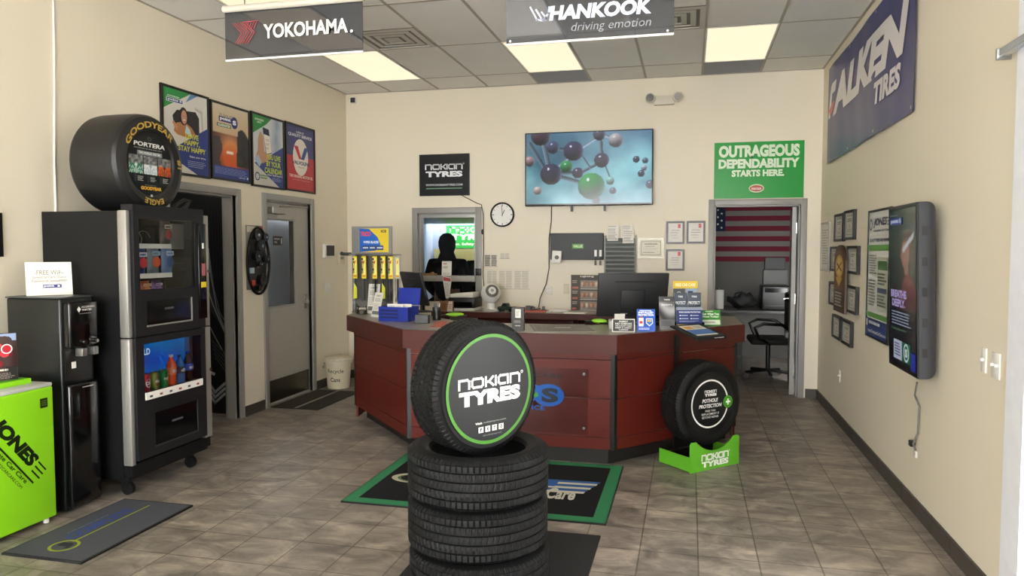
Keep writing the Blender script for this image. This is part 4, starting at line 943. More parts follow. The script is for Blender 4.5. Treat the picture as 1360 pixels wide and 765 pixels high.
loc = ony(470.5, 138, YB)
t = thing('corner_sensor', 'small dark motion sensor just under the ceiling in the far left corner', 'sensor', (loc.x, YB, loc.z), 0)
MB().box(-.04, .04, -.045, -.0005, 0, .075, bev=.008).build('housing', white, t, smooth=40); MB().box(-.028, .035, -.052, -.044, .006, .068, bev=.006).build('lens', dgrey, t, smooth=40)
# big tyre banner in the dark doorway, and a black unit standing before it
t = thing('tyre_poster', 'dark poster with a huge tyre tread picture inside the dark doorway', 'poster', (-4.72, 6.315, .06), 0)
def W_(px, py): q = ony(268+px/2.468, 250+py/2.468, 6.30); return q.x+4.72, q.z-.06
MB().box(-.38, .38, -.01, -.001, 0, 2.4).build('board', matt, t)
p = Pr(); p.rect(-.38, 0, .38, 2.4, '#1d1e21')
for k in range(6): p.line([W_(20+10*k, 60), W_(30+10*k, 300)], .012, '#26272b')
for c, w_, pts in (('#3a3c40', .05, ((15, 300), (40, 400), (95, 500))), ('#8a8d92', .012, ((22, 200), (30, 290), (48, 390), (70, 450), (92, 490))), ('#6a6d72', .01, ((26, 230), (40, 330), (60, 410), (92, 462))), ('#9a9da2', .012, ((20, 330), (36, 380), (55, 425), (92, 510))), ('#85888d', .012, ((15, 430), (45, 490), (70, 535), (95, 575)))): p.line([W_(*q) for q in pts], w_, c)
for k in range(5): p.line([W_(34+3*k, 500+14*k), W_(80, 545+14*k)], .014, '#46484c')
for k in range(3): p.line([W_(26, 640+17*k), W_(45, 668+17*k), W_(76, 640+17*k)], .026, '#a4a7ab')
p.line([W_(24, 600), W_(40, 608)], .03, '#a4a7ab')
p.build('print', PRINT, t, y=-.0105)
ld = bpy.data.lights.new('store_fill', 'POINT'); ld.energy = 5; ld.shadow_soft_size = .08; ld.color = (1, .93, .84); o = bpy.data.objects.new('store_fill', ld); COL.objects.link(o); o.location = (-5.1, 5.3, 2.6)  # added fill light without a fixture, makes the tyre poster readable
# ================================================================ back wall
def flat(name, label, cat, wall, xa, ya, xb, yb, fn, dep=.012, m=black, ink=PRINT, group=None, part='board', bev=0):
    loc, rz, w, h = wrect(wall, xa, ya, xb, yb)
    t = thing(name, label, cat, loc, rz, group)
    MB().box(-w/2, w/2, -dep, -.0008, 0, h, bev=bev).build(part, m, t)
    p = Pr(); fn(p, w, h); p.build('print', ink, t, y=-dep-.0002)
    return t, w, h
def f_nok(p, w, h):
    p.rect(-w/2, 0, w/2, h, '#17191e'); p.nokian(-.38*w, .63*h, .37*w, .76*h, '#e9ecf0'); p.text('TYRES', -.37*w, .45*h, .37*w, .59*h, '#e9ecf0', .055); p.text('WWW.NOKIANTYRES.COM', -.37*w, .235*h, .37*w, .285*h, '#d5dade', .03); p.rect(-.36*w, .165*h, .36*w, .185*h, '#7fae8a')
flat('tyre_brand_sign', 'square black sign with white lettering hung above the teller window', 'sign', 'B', 558, 206, 624, 259.5, f_nok, dep=.03, m=black, ink=GLOSS)
# wall clock
c = ony(667.6, 285.2, YB)
t = thing('wall_clock', 'round white wall clock with a black rim between the window and the television', 'clock', (c.x, YB, c.z), 0)
MB().lathe([(.128, .001), (.146, .001), (.146, .03), (.138, .036), (.128, .03)], FACE, 48, close=True).build('rim', black, t, smooth=40)
MB().cyl((0, -.002, 0), (0, -.014, 0), .13, seg=48).build('face', white, t, smooth=40)
p = Pr()
for k in range(12):
    a = k*PI/6; p.line([(.105*math.sin(a), .105*math.cos(a)), (.118*math.sin(a), .118*math.cos(a))], .005 if k % 3 else .009, '#2a2a2a')
p.build('hour_marks', PRINT, t, y=-.0142)
MB().box(-.004, .004, -.018, -.016, -.015, .062, rot=None).build('hour_hand', black, t, rot=(0, math.radians(26), 0)); MB().box(-.003, .003, -.021, -.019, -.02, .108).build('minute_hand', black, t, rot=(0, math.radians(-4), 0))
# television
loc, rz, w, h = wrect('B', 698, 176.4, 867, 272, .07)
h = .845
t = thing('wall_television', 'large flat television on the back wall showing blue-green molecules', 'television', (loc[0], YB, loc[2]), 0)
MB().box(-w/2, w/2, -.10, -.055, 0, h, bev=.006).build('housing', black, t, smooth=40); MB().box(-.3, .3, -.055, -.001, .2, .65).build('wall_mount', dgrey, t)
SPH = [(.205, .42, .125, (.20, .19, .27)), (.53, .24, .155, (.12, .46, .22)), (.385, .74, .115, (.20, .19, .30)), (.61, .60, .085, (.20, .19, .28)), (.42, .43, .065, (.19, .18, .26)), (.095, .19, .05, (.62, .55, .56)), (.72, .87, .082, (.55, .54, .56)), (.03, .61, .062, (.55, .45, .47)), (.12, .97, .115, (.30, .24, .30)), (.22, .80, .075, (.25, .27, .38)), (.59, .96, .07, (.24, .24, .33)), (.68, .31, .048, (.42, .60, .58)), (.70, .17, .04, (.22, .24, .30)), (.33, .52, .07, (.16, .48, .24)), (.57, .04, .045, (.2, .22, .26)), (.88, .60, .04, (.22, .24, .33)), (.95, .58, .035, (.3, .35, .45)), (.94, .48, .035, (.55, .6, .66)), (.92, .40, .04, (.2, .24, .30)), (.99, .25, .05, (.25, .3, .4))]
STK = [((.03, .86), (.16, .48), .02, .25), ((.14, .88), (.19, .5), .024, .35), ((.205, .42), (.5, .27), .02, .2), ((.24, .5), (.36, .66), .014, .7), ((.22, .79), (.385, .74), .016, .22), ((.45, .78), (.58, .92), .012, .75), ((.6, .9), (.61, .66), .018, .3), ((.61, .58), (.45, .44), .014, .2), ((.63, .56), (.68, .34), .008, .2), ((.25, .43), (.42, .43), .018, .25), ((.45, .68), (.52, .5), .01, .3), ((.62, .95), (.71, .89), .014, .7)]
ASP = w/h
def molecule(u, v):
    n_ = noise.fractal(Vector((u*3.2, v*2.2, 7.3)), 1, 2, 4)*.5; g = noise.noise(Vector((u*1.7+3, v*1.4, 2)))
    c = mixc((.20, .38, .46), (.58, .82, .86), .5 + .75*n_ + .45*g); c = mixc(c, (.36, .42, .56), max(0, v-.55)*1.3*(.5+.5*noise.noise(Vector((u*2, v*2, 11)))+.3))
    for (a, b, wd, br) in STK:
        ax, bx = a[0]*ASP, b[0]*ASP; dx, dz = bx-ax, b[1]-a[1]; L = dx*dx+dz*dz; tt = max(0, min(1, ((u*ASP-ax)*dx+(v-a[1])*dz)/L)); q = ((u*ASP-ax-tt*dx)*dz-(v-a[1]-tt*dz)*dx)
        dd = math.hypot(u*ASP-ax-tt*dx, v-a[1]-tt*dz)
        wd *= 1.35
        if dd < wd: k = dd/wd*(1 if q > 0 else -1); c = mixc((.16, .22, .26), (.66, .74, .84), br + .35*k)
    for x, z, r, col in SPH[::-1]:
        r *= 1.2; X, Z = (u-x)*ASP/r, (v-z)/r; q = X*X+Z*Z
        if q < 1:
            nz_ = math.sqrt(1-q); lt = max(0, -.35*X+.75*Z+.5*nz_); c = tuple(min(1, cc*(.45+.9*lt) + .55*max(0, X*.9-.1*Z)**3*s_) for cc, s_ in zip(col, (.75, .85, 1.0)))
            if (X+.25)**2+(Z-.5)**2 < .012: c = (.85, .88, .92)
    return c
p = Pr(); p.rect(-w/2+.006, .012, w/2-.006, h-.006, '#05070a'); p.img(-w/2+.014, .026, w/2-.014, h-.012, 190, 108, molecule)
p.build('screen', SCREEN, t, y=-.1002)
p = Pr(); p.fine(-.035, .004, .035, .011, 1, '#8a8a8a', .7); p.build('bezel_logo', PRINT, t, y=-.1003)
for px in (759, 803): x = ony(px, 275, 8.42).x - loc[0]; MB().box(x-.012, x+.012, -.085, -.06, -.065, .02).build('mount_prong', black, t)
f = MB(); a = ony(733, 273, YB); f.tube([(a.x, YB-.01, loc[2]+.08), (a.x-.005, YB-.01, 1.95), (a.x-.03, YB-.01, 1.75), (a.x-.03, YB-.01, 1.4), (a.x-.06, YB-.03, 1.22), (a.x-.13, YB-.05, 1.05), (a.x-.14, YB-.08, .935)], .006)
tag(f.build('tv_cable', dgrey, smooth=60), 'cable hanging from the television down past the key cabinet to the work counter', 'cable')
f = MB(); a0, a1, a2 = ony(613, 259, YB), ony(634, 270, YB), ony(642.5, 285, YB); pts = [a0, a1, ony(640, 272, YB), a2, ony(643, 330, YB), ony(642, 365, YB), ony(645, 395, YB)]
f.tube([(q.x, YB-.024, q.z) for q in pts], .005); f.ball((ony(641.5, 308, YB).x, YB-.024, ony(641.5, 308, YB).z), .016, sz=2); tag(f.build('sign_cable', dgrey, smooth=60), 'dark lead running from the square black sign down beside the teller window', 'cable')
# key cabinet with tags
def f_key(p, w, h):
    p.rect(-.08*w, .42*h, .135*w, .60*h, '#5a9a3c'); p.text('VALUE', -.06*w, .46*h, .115*w, .56*h, '#d9ecc8', .03); p.fine(-.35*w, .76*h, -.1*w, .79*h, 1, '#2c2f33'); p.ring(.1*w, .83*h, .012, .016, '#3a3d42'); p.ring(.3*w, .83*h, .012, .016, '#3a3d42'); p.line([(.25*w, .83*h), (.42*w, .83*h)], .005, '#3a3d42')
kc, kw, kh = flat('key_cabinet', 'wide flat black cabinet with a small green label on the back wall below the television', 'cabinet', 'B', 732.5, 310, 802, 345, f_key, dep=.09, m=mat('slate_black_metal', '#25282c', .5), part='case', bev=.006)
for px in (791, 797.5):
    a = ony(px, 336, YB-.095)
    t = thing('key_tag', ('left' if px < 794 else 'right') + ' one of two white-tagged keys hanging on the black cabinet', 'keys', (a.x, YB-.095, a.z-.04), 0, 'hanging key tags')
    MB().box(-.014, .014, -.004, -.001, .0, .075, bev=.001).build('tag', white, t); f = MB(); f.tube([(0, -.004, .0), (.003, -.006, -.03), (-.004, -.006, -.06)], .004); f.box(-.012, .012, -.009, -.003, -.10, -.05, bev=.002); f.build('key', black, t)
loc, rz, w, h = wrect('B', 734, 333, 746, 349, .1)
t = thing('white_control_box', 'small tilted white box with a dark knob at the left end of the key cabinet', 'box', (loc[0], YB-.092, loc[2]), 0)
MB().box(-w/2, w/2, -.05, -.001, 0, h, bev=.004, rot=Matrix.Rotation(.06, 3, 'Y')).build('case', white, t, smooth=40); MB().cyl((.005, -.05, h*.45), (.005, -.065, h*.45), .024).build('knob', dgrey, t, smooth=40)
# slatted file rack with papers
loc, rz, w, h = wrect('B', 804, 304, 844, 392)
t = thing('file_rack', 'tall grey slatted card rack on the back wall behind the right monitor', 'rack', loc, rz)
hb = h*.86
MB().box(-w/2, w/2, -.02, -.001, 0, hb).build('back_panel', mat('rack_grey', '#6d6f6c', .5, .3), t); f = MB(); f.box(-w/2-.004, -w/2+.012, -.05, -.001, 0, hb+.03); f.box(w/2-.012, w/2+.004, -.05, -.001, 0, hb+.03); f.build('side_rail', mat('rack_grey', '#6d6f6c', .5, .3), t)
for k in range(13):
    z = hb*(k+.3)/13.2; f = MB(); f.box(-w/2+.012, w/2-.012, -.045, -.04, z, z+hb*.052, rot=Matrix.Rotation(.25, 3, 'X')); f.build('slat', mat('rack_grey2', '#5d605e', .45, .3), t)
cw = .135
for k, (x, z) in enumerate(((-w*.24, hb*.95), (w*.26, hb*.91), (w*.22, hb*1.0), (-w*.22, hb*1.0))):
    q = thing('rack_paper', ['printed slip at the upper left of the grey card rack, in front', 'printed slip at the upper right of the grey card rack, lowest', 'printed slip at the upper right of the grey card rack, tucked behind', 'printed slip at the upper left of the grey card rack, tucked behind'][k], 'paper', (loc[0]+x, YB-.052+.008*(k > 1), loc[2]+z), 0, 'slips in the card rack')
    MB().box(-.062, .062, 0, .001, 0, .15).build('slip', paper, q); pp = Pr(); pp.fine(-.055, .08, .055, .145, 3, '#a79a94'); pp.fine(-.055, .01, .055, .075, 5, '#8c807c', .5); pp.build('print', PRINT, q, y=-.0003)
def f_cert(p, x0, z0, x1, z1):
    F = fr_pts(x0, z0, x1, z1); p.rect(x0, z0, x1, z1, '#d9d2bd'); p.rect(*F(.06, .08), *F(.94, .92), '#6e6a50'); p.rect(*F(.08, .11), *F(.92, .89), '#ded8c6'); p.fine(*F(.2, .7), *F(.8, .82), 1, '#6a6658', .6); p.fine(*F(.25, .58), *F(.75, .65), 1, '#6a6658'); p.fine(*F(.15, .4), *F(.85, .52), 2, '#9a9484'); p.fine(*F(.15, .18), *F(.85, .28), 1, '#7a7668')
poster('framed certificate with an ornate border, lower than the other frames beside the rack', 'certificate_frame', 'certificate', 'B', 847.5, 316.5, 882, 343, f_cert, fw=.022, fm=mat('pewter_frame', '#b0ab9e', .4, .3), ink=PRINT)
def f_award(p, x0, z0, x1, z1):
    F = fr_pts(x0, z0, x1, z1); p.rect(x0, z0, x1, z1, '#dcd7cf'); p.rect(*F(.68, .74), *F(.86, .95), '#c2303c'); p.fine(*F(.74, .8), *F(.8, .88), 2, '#e8c8c8'); p.text('CERTIFIED', *F(.22, .60), *F(.78, .645), '#5a544e', .02); p.fine(*F(.15, .46), *F(.85, .53), 1, '#6e6862'); p.fine(*F(.18, .32), *F(.82, .40), 2, '#8a847e'); p.fine(*F(.25, .2), *F(.75, .24), 1, '#8a847e')
bf = mat('dark_wood_frame', '#2b1d1c', .35)
for lb, a in (('dark framed certificate with red corner, upper left of three by the office doorway', (885, 294, 909, 324)), ('dark framed certificate with red corner, upper right of three by the office doorway', (912, 293.5, 936.5, 323.5)), ('dark framed certificate with red corner, lower one of three by the office doorway', (884.5, 331, 909, 359.5))):
    poster(lb, 'award_frame', 'certificate', 'B', *a, f_award, fw=.022, fm=bf, ink=PRINT, group='award frames by the doorway')
# lamp sample board
loc, rz, w, h = wrect('B', 759, 365, 803, 412.2)
loc = (loc[0], YB-.0, .917)
t = thing('bulb_board', 'display board of small bulbs in rows on the work counter beside the right monitor', 'display board', loc, rz)
MB().box(-w/2, w/2, -.03, -.001, 0, h, bev=.002).build('board', mat('board_brown', '#4a423c', .6), t)
p = Pr(); p.text('Lighting', -.22*w, .93*h, .18*w, .985*h, '#e6e0d4', .03)
for r_ in range(3):
    z = (.66-.3*r_)*h
    p.rect(-.22*w, z-.03*h, .48*w, z+.19*h, '#8c837a'); p.fine(-.46*w, z+.1*h, -.27*w, z+.2*h, 2, '#b8ac9c'); p.fine(-.46*w, z-.06*h, -.27*w, z+.02*h, 1, '#c0705c', .7); p.rect(-.22*w, z-.065*h, .48*w, z-.04*h, '#b5aea2')
p.build('print', PRINT, t, y=-.0302)
bulb_m = mat('bulb_amber', '#d8a488', .2, .1)
for r_ in range(3):
    for k in range(5):
        x, z = (-.155+.14*k)*w, (.70-.3*r_)*h
        f = MB(); f.lathe([(0, 0), (.012, 0), (.014, .01), (.019, .03), (.017, .05), (0, .062)], Matrix.Translation((x, -.033-.019, z-.01)), 12)
        f.build('bulb', bulb_m if (k+r_) % 3 else mat('bulb_clear', '#e6c7b0', .1), t, smooth=60)
switch('white wall socket with a red glow just beside the hanging television cable', 'B', 726, 380, 733, 390.5, outlet=True, cat='socket', w=.07); switch('beige single wall plate just left of the bulb board', 'B', 749, 377, 755.5, 390.5, cat='switch plate', plate=mat('beige_plate', '#cdc3aa', .45), w=.066)
# pinned sheets
def f_sheet(rows, dark=False):
    def fn(p, w, h):
        p.rect(-w/2, 0, w/2, h, '#dcd5c4'); n = 2
        for k in range(n):
            x0 = -w/2 + w*(.06+.48*k); p.fine(x0, .06*h, x0+.42*w, .9*h, rows, '#3c3a34' if dark else '#a39a88', .75 if dark else .4, .15)
        p.line([(-w/2, .004), (w/2, .004)], .004, '#8a8274')
    return fn
for lb, a, r_, dk_ in (('small pinned sheet with two dark columns beside the teller window', (643, 337, 661, 354.5), 8, True), ('pinned price list sheet nearest the teller window, first of the lower row of three', (646.5, 357, 660.5, 384), 16, False), ('pinned price list sheet in the middle of the lower row of three', (662, 357, 681, 384.3), 16, False), ('pinned price list sheet at the right of the lower row of three', (682.3, 357, 703, 384.5), 16, False), ('small pale pinned note above the middle price list', (664, 335.5, 677, 344), 3, False)):
    flat('pinned_sheet', lb, 'paper', 'B', *a, f_sheet(r_, dk_), dep=.002, m=paper, group='sheets pinned beside the window', part='sheet')
# green slogan sign
def f_green(p, w, h):
    p.rect(-w/2, 0, w/2, h, '#0d9434'); c = '#d8ead0'
    p.text('OUTRAGEOUS', -.45*w, .73*h, .45*w, .945*h, c, .055); p.text('DEPENDABILITY', -.45*w, .535*h, .45*w, .70*h, c, .055); p.text('STARTS HERE.', -.30*w, .385*h, .285*w, .505*h, c, .05)
    p.disc(-.02*w, .175*h, .085*w, '#c8d8a8', .075*h); p.disc(-.02*w, .175*h, .075*w, '#a84844', .055*h); p.text('Interstate', -.075*w, .15*h, .035*w, .20*h, '#efe4d8', .02, .2); p.rect(-.10*w, .085*h, .06*w, .095*h, '#2a5a30')
flat('green_slogan_sign', 'bright green sign with a slogan in white capitals above the office doorway', 'sign', 'B', 949, 190, 1067, 262.3, f_green, dep=.004, m=green, ink=GLOSS, part='sheet')
# emergency light
loc, rz, w, h = wrect('B', 859, 123, 906, 139)
t = thing('emergency_light', 'twin-headed emergency light high on the back wall above the television', 'emergency light', loc, rz)
MB().box(-.11, .11, -.06, -.001, .0, .10, bev=.008).build('case', mat('ivory_plastic', '#cfc8b8', .4), t, smooth=40)
for s_ in (-1, 1):
    o = MB().lathe([(0, -.02), (.03, -.02), (.052, .012), (.056, .05), (.05, .054), (0, .05)], Matrix.Translation((s_*.14, -.055, .07)) @ Matrix.Rotation(s_*.25, 4, 'Z') @ FACE, 24).build('lamp_head', mat('ivory_plastic', '#cfc8b8', .4), t, smooth=40)
    MB().lathe([(0, .056), (.046, .056), (.046, .053), (0, .053)], Matrix.Translation((s_*.14, -.055, .07)) @ Matrix.Rotation(s_*.25, 4, 'Z') @ FACE, 24).build('lens', mat('lamp_lens', '#8f9296', .08, .6), o)
# ================================================================ right wall
loc, rz, w, h = (XR-.005, 6.60, 2.49), -PI/2, 2.96, .95
bt = thing('tyre_banner', 'large navy blue vinyl banner with white lettering high on the right wall', 'banner', loc, rz)
def wave(X, Y, Z): return (X, Y - .014 - .006*math.sin(X*4) - .0012*math.sin(X*13+Z*5), Z)
p = Pr(); nx, nz = 90, 6
p.img(-w/2, 0, w/2, h, nx, nz, lambda u, v: (.13, .15, .42))
wh = '#dfdcdc'
def slant(pts, c): p.poly(pts, c)
# F with a red notch, then ALKEN
p.l += 4
p.poly([(-1.43, .44), (-1.33, .44), (-1.24, .66), (-1.08, .66), (-1.03, .76), (-1.24, .76), (-1.30, .74), (-1.36, .66)], wh); p.poly([(-1.40, .52), (-1.24, .57), (-1.11, .57), (-1.22, .49), (-1.34, .46)], '#d8483c')
p.text('ALKEN', -1.20, .43, 1.34, .78, wh, .06, .25); p.text('TIRES', .48, .22, 1.16, .39, wh, .05, .15)
for x in (-w/2+.03, -w/6, w/6, w/2-.03):
    for z in (.03, h-.03): p.disc(x, z, .012, '#c9c6bc', n=10)
p.build('vinyl_sheet', printed('vinyl_print', .3), bt, bend=wave)
def fr_small(p, x0, z0, x1, z1):
    F = fr_pts(x0, z0, x1, z1); p.rect(x0, z0, x1, z1, '#b9b6ac'); p.rect(*F(.12, .1), *F(.88, .9), '#8f8d84'); p.rect(*F(.18, .14), *F(.82, .86), '#c6c3b9'); p.fine(*F(.25, .62), *F(.75, .78), 2, '#5e5c56', .6); p.disc(*F(.5, .45), .012, '#5e5c56'); p.fine(*F(.25, .2), *F(.75, .34), 3, '#7a7870')
zf = lambda x, y: (1080 + x/3.477, 260 + y/3.477)
rows = [((112, 88), (150, 210)), ((158, 72), (200, 202)), ((92, 235), (128, 352)), ((172, 232), (218, 364)), ((87, 395), (124, 514)), ((168, 412), (212, 552)), ((102, 545), (135, 670)), ((145, 565), (187, 703))]
pos = ['top row, the farther one', 'top row, the nearer one', 'second row, beyond the plaque', 'second row, nearer side of plaque', 'third row, beyond the plaque', 'third row, nearer side of plaque', 'bottom row, the farther one', 'bottom row, the nearer one']
for (a, b_), q in zip(rows, pos):
    poster('small black framed certificate on the right wall, ' + q, 'framed_certificate', 'certificate', 'R', *zf(*a), *zf(*b_), fr_small, fw=.022, depth=.03, fm=black, ink=PRINT, group='small frames on the right wall')
poster('narrow white framed notice on the right wall, nearest the back corner', 'framed_notice', 'notice', 'R', *zf(46, 126), *zf(78, 352), lambda p, x0, z0, x1, z1: (p.rect(x0, z0, x1, z1, '#dcd9d0'), p.fine(x0+.02, z0+.05, x1-.02, z1-.05, 14, '#a8a69e')), fw=.018, fm=mat('grey_frame', '#9a988f', .4), ink=PRINT)
loc, rz, w, h = wrect('R', *zf(127, 228), *zf(172, 548))
t = thing('arched_plaque', 'tall arched wooden plaque in the middle of the small frames on the right wall', 'plaque', loc, rz)
arch = [(-w/2, 0), (w/2, 0)] + [(w/2*math.cos(a)**.8 if math.cos(a) > 0 else -w/2*abs(math.cos(a))**.8, h*.72 + h*.28*math.sin(a)) for a in [PI*k/16 for k in range(17)]]
MB().prism(arch, -.052, -.034).build('board', mat('walnut_plaque', '#4a3325', .4), t)
p = Pr(); s_ = .86; p.poly([(x*s_, z*s_+.03) for x, z in arch], '#6b4a32'); p.disc(0, h*.68, w*.36, '#c8a24c', h*.17); p.disc(0, h*.68, w*.28, '#e0c070', h*.13); p.line([(-w*.2, h*.72), (w*.2, h*.62)], .02, '#4a3420'); p.line([(-w*.2, h*.62), (w*.2, h*.74)], .015, '#4a3420'); p.poly([(-w*.3, h*.52), (w*.3, h*.52), (0, h*.38)], '#c8a24c')
p.rect(-w*.38, h*.06, w*.38, h*.33, '#2e2420'); p.fine(-w*.32, h*.08, w*.32, h*.31, 5, '#bfb4a4', .55); p.build('print', PRINT, t, y=-.0525); MB().box(-.02, .02, -.034, -.001, .1, h-.1).build('hanging_strip', black, t)
def f_jones(p, x0, z0, x1, z1):
    F = fr_pts(x0, z0, x1, z1); p.rect(x0, z0, x1, z1, '#d9dad4'); p.text('JONES', *F(.22, .87), *F(.86, .95), '#1d2a4a', .05, .2)
    for z in (.94, .915, .89): p.line([F(.88, z), F(.99, z)], .008, '#1d2a4a')
    p.ring(*F(.1, .9), .03, .045, '#1d2a4a'); p.text('Complete Car Care', *F(.25, .835), *F(.95, .86), '#2a3a5c', .02, .1); p.text('QUALITY TIRES AND REPAIR', *F(.05, .755), *F(.97, .785), '#2a3a5c', .03)
    p.rect(*F(0, .69), *F(1, .735), '#5f9a4a'); p.rect(*F(0, .15), *F(1, .19), '#5f9a4a'); p.rect(*F(0, 0), *F(1, .14), '#2c3f7c'); p.fine(*F(.06, .5), *F(.45, .66), 8, '#6a6f66', .5); p.fine(*F(.06, .24), *F(.45, .46), 9, '#6a6f66', .5)
    p.rect(*F(.5, .23), *F(.97, .64), '#c3c8b4'); p.rect(*F(.53, .54), *F(.95, .61), '#4f7f46'); p.fine(*F(.54, .42), *F(.94, .52), 4, '#4d554a', .6); p.rect(*F(.53, .36), *F(.95, .40), '#3c4a6c'); p.fine(*F(.54, .25), *F(.94, .35), 4, '#4d554a', .6)
    p.fine(*F(.16, .095), *F(.7, .125), 1, '#d6dae6', .8); p.text('JonesCompleteCarCare.com', *F(.12, .02), *F(.97, .055), '#e6e8ee', .02)
    p.rect(*F(.03, .075), *F(.11, .13), '#c9ccd8')
poster('tall black framed shop poster with white, green and navy bands, just beyond the wall screen', 'shop_poster', 'poster', 'R', 1157, 280.4, 1182, 459, f_jones, fw=.016, fm=black, ink=GLOSS)
# portrait screen
kt = thing('portrait_screen', 'black portrait display screen mounted on the right wall, thick rounded housing', 'screen', (XR-.005, 4.775, .905), -PI/2, tilt=math.radians(1.6))
w, h = .60, .985
b = MB(); b.box(-w/2, w/2, -.15, -.012, 0, h)
bmesh.ops.bevel(b.bm, geom=[e for e in b.bm.edges if all(v.co.y > -.05 for v in e.verts)], offset=.085, segments=6, affect='EDGES', profile=.5)
b.build('housing', mat('kiosk_grey', '#33353b', .4), kt, smooth=30); kt.scale = (1, .76, 1)
MB().box(-w/2, w/2, -.162, -.15, 0, h, bev=.004).build('bezel', black, kt)
for k in range(5):
    z = .12+.17*k; MB().box(w/2-.0005, w/2+.0015, -.10-.03, -.10+.005, z, z+.05).build('side_vent', black, kt)
MB().box(-.15, .15, -.02, .004, .3, .7).build('wall_bracket', black, kt)
def breathe(u, v):
    n_ = noise.fractal(Vector((u*4, v*7, 5)), 1, 2, 3)*.5
    c = mixc((.03, .05, .10), (.10, .26, .16), max(0, min(1, (v-.35)*2.2))*(.75+n_))
    if v < .30: c = mixc((.03, .05, .11), (.02, .04, .09), 1-v*3)
    # girl in profile, pale head band, red top
    hx_, hz = .72, .74
    if ((u-hx_)/.20)**2 + ((v-hz-.02)/.105)**2 < 1: c = (.32, .22, .16)
    if ((u-.62)/.15)**2 + ((v-.715)/.085)**2 < 1: c = (.60, .42, .34)
    if ((u-.47)/.035)**2 + ((v-.70)/.014)**2 < 1: c = (.60, .42, .34)
    if abs(v - (.775+.25*(u-.7))) < .017 and .52 < u < .93: c = (.78, .80, .82)
    if .58 < u < .74 and .58 < v < .66: c = (.55, .38, .31)
    if v < .60 - 1.1*(u-.72)**2 - .02 and v > .36 and u > .48 + max(0, v-.5)*1.4 - .1*(v < .48): c = mixc((.50, .12, .16), (.22, .07, .12), (.6-v)*4)
    return c
p = Pr(); X0, X1, Z0, Z1 = -w/2+.022, w/2-.022, .03, h-.022
p.img(X0, Z0, X1, Z1, 50, 90, breathe); F = fr_pts(X0, Z0, X1, Z1)
p.text('BREATHE\nDEEPLY.', *F(.07, .37), *F(.66, .48), '#b9a8e0', .05); p.fine(*F(.10, .25), *F(.88, .345), 5, '#9aa6bc', .45, .2); p.text('Try your cabin air filter', *F(.08, .215), *F(.66, .235), '#6f9a6a')
p.rect(*F(.18, .03), *F(.50, .155), '#c3c9de'); p.fine(*F(.22, .05), *F(.46, .14), 5, '#3a4266', .5); p.rect(*F(.52, .03), *F(.82, .155), '#1f6a4c'); p.ring(*F(.67, .093), .042, .055, '#d9e6e0'); p.text('S', *F(.62, .065), *F(.72, .12), '#d9e6e0', .06); p.rect(*F(.84, .0), *F(1, .11), '#2334a0')
p.text('powered by', *F(.07, .955), *F(.36, .97), '#8fb0c8'); p.rect(*F(.07, .90), *F(.52, .945), '#24408a'); p.text('point S', *F(.10, .906), *F(.49, .94), '#d3dcf0', .04)
p.build('screen', KIOSK, kt, y=-.1622)
# cable, socket, switches, bracket
a = [onx(1218, 508, XR-.03), onx(1215, 525, XR-.02), onx(1221, 540, XR-.012), onx(1219, 575, XR-.012), onx(1213, 590, XR-.03), onx(1216, 598, XR-.035)]
f = MB(); f.tube(a, .006); tag(f.build('screen_cable', mat('grey_cable', '#6a6864', .5), smooth=60), 'grey power cable hanging below the portrait screen to a wall socket', 'cable')
loc, rz, w, h = wrect('R', 1212, 596, 1221, 610)
t = switch('white wall socket with a plug low on the right wall under the portrait screen', 'R', 1212, 594, 1221, 611, outlet=True, cat='socket', w=.07)
MB().box(-.02, .02, -.04, -.009, .065, .10, bev=.004).build('plug', black, t)
switch('single white light switch on the right wall, farther of the two plates', 'R', 1303, 460, 1313, 497, w=.06); switch('double white light switch on the right wall, nearest the picture edge', 'R', 1317, 466, 1331, 506, gangs=2, w=.092)
switch('white blank wall plate low on the right wall below the small frames', 'R', 1113.5, 490, 1117.5, 509, w=.07, cat='wall plate')
q = onx(1343, 73, XR)
t = thing('window_rail', 'bright aluminium rail end projecting at the upper right picture edge', 'rail', (XR, q.y-.1, q.z), -PI/2)
MB().box(-.1, .55, -.055, -.02, -.01, .025, bev=.003).build('rail', mat('bright_alu', '#c9d0dc', .25, .8), t); MB().box(-.105, -.09, -.06, -.001, -.02, .03).build('end_cap', alu, t); MB().box(.3, .34, -.02, -.001, -.01, .02).build('bracket', alu, t)
# ================================================================ hanging banners
def hanging(label, xc, w, z0, h, fn, bar):
    w *= .953; h *= .953
    t = thing('hanging_banner', label, 'banner', (xc*.953, 4.22, 1.625+(z0-1.625)*.953), 0, 'acrylic banners hung from the ceiling')
    MB().box(-w/2, w/2, 0, .004, 0, h).build('sheet', matt, t)
    p = Pr(); p.rect(-w/2, 0, w/2, h, '#23262d'); fn(p, w, h); p.build('print', ACRY, t, y=-.0002)
    if bar:
        f = MB(); f.cyl((-w/2-.01, .002, h+.012), (w/2+.01, .002, h+.012), .022, seg=16); f.build('top_tube', mat('pale_tube', '#c9c4b8', .35), t, smooth=40)
    MB().box(-w/2, w/2, -.003, .007, -.008, .004).build('bottom_edge', white, t)
    for x in (-w*.35, w*.33): MB().cyl((x, .002, h+.01), (x, .002, ZC-1.625-(z0-1.625)*.953), .003, seg=6).build('hanging_wire', dgrey, t)
    return t
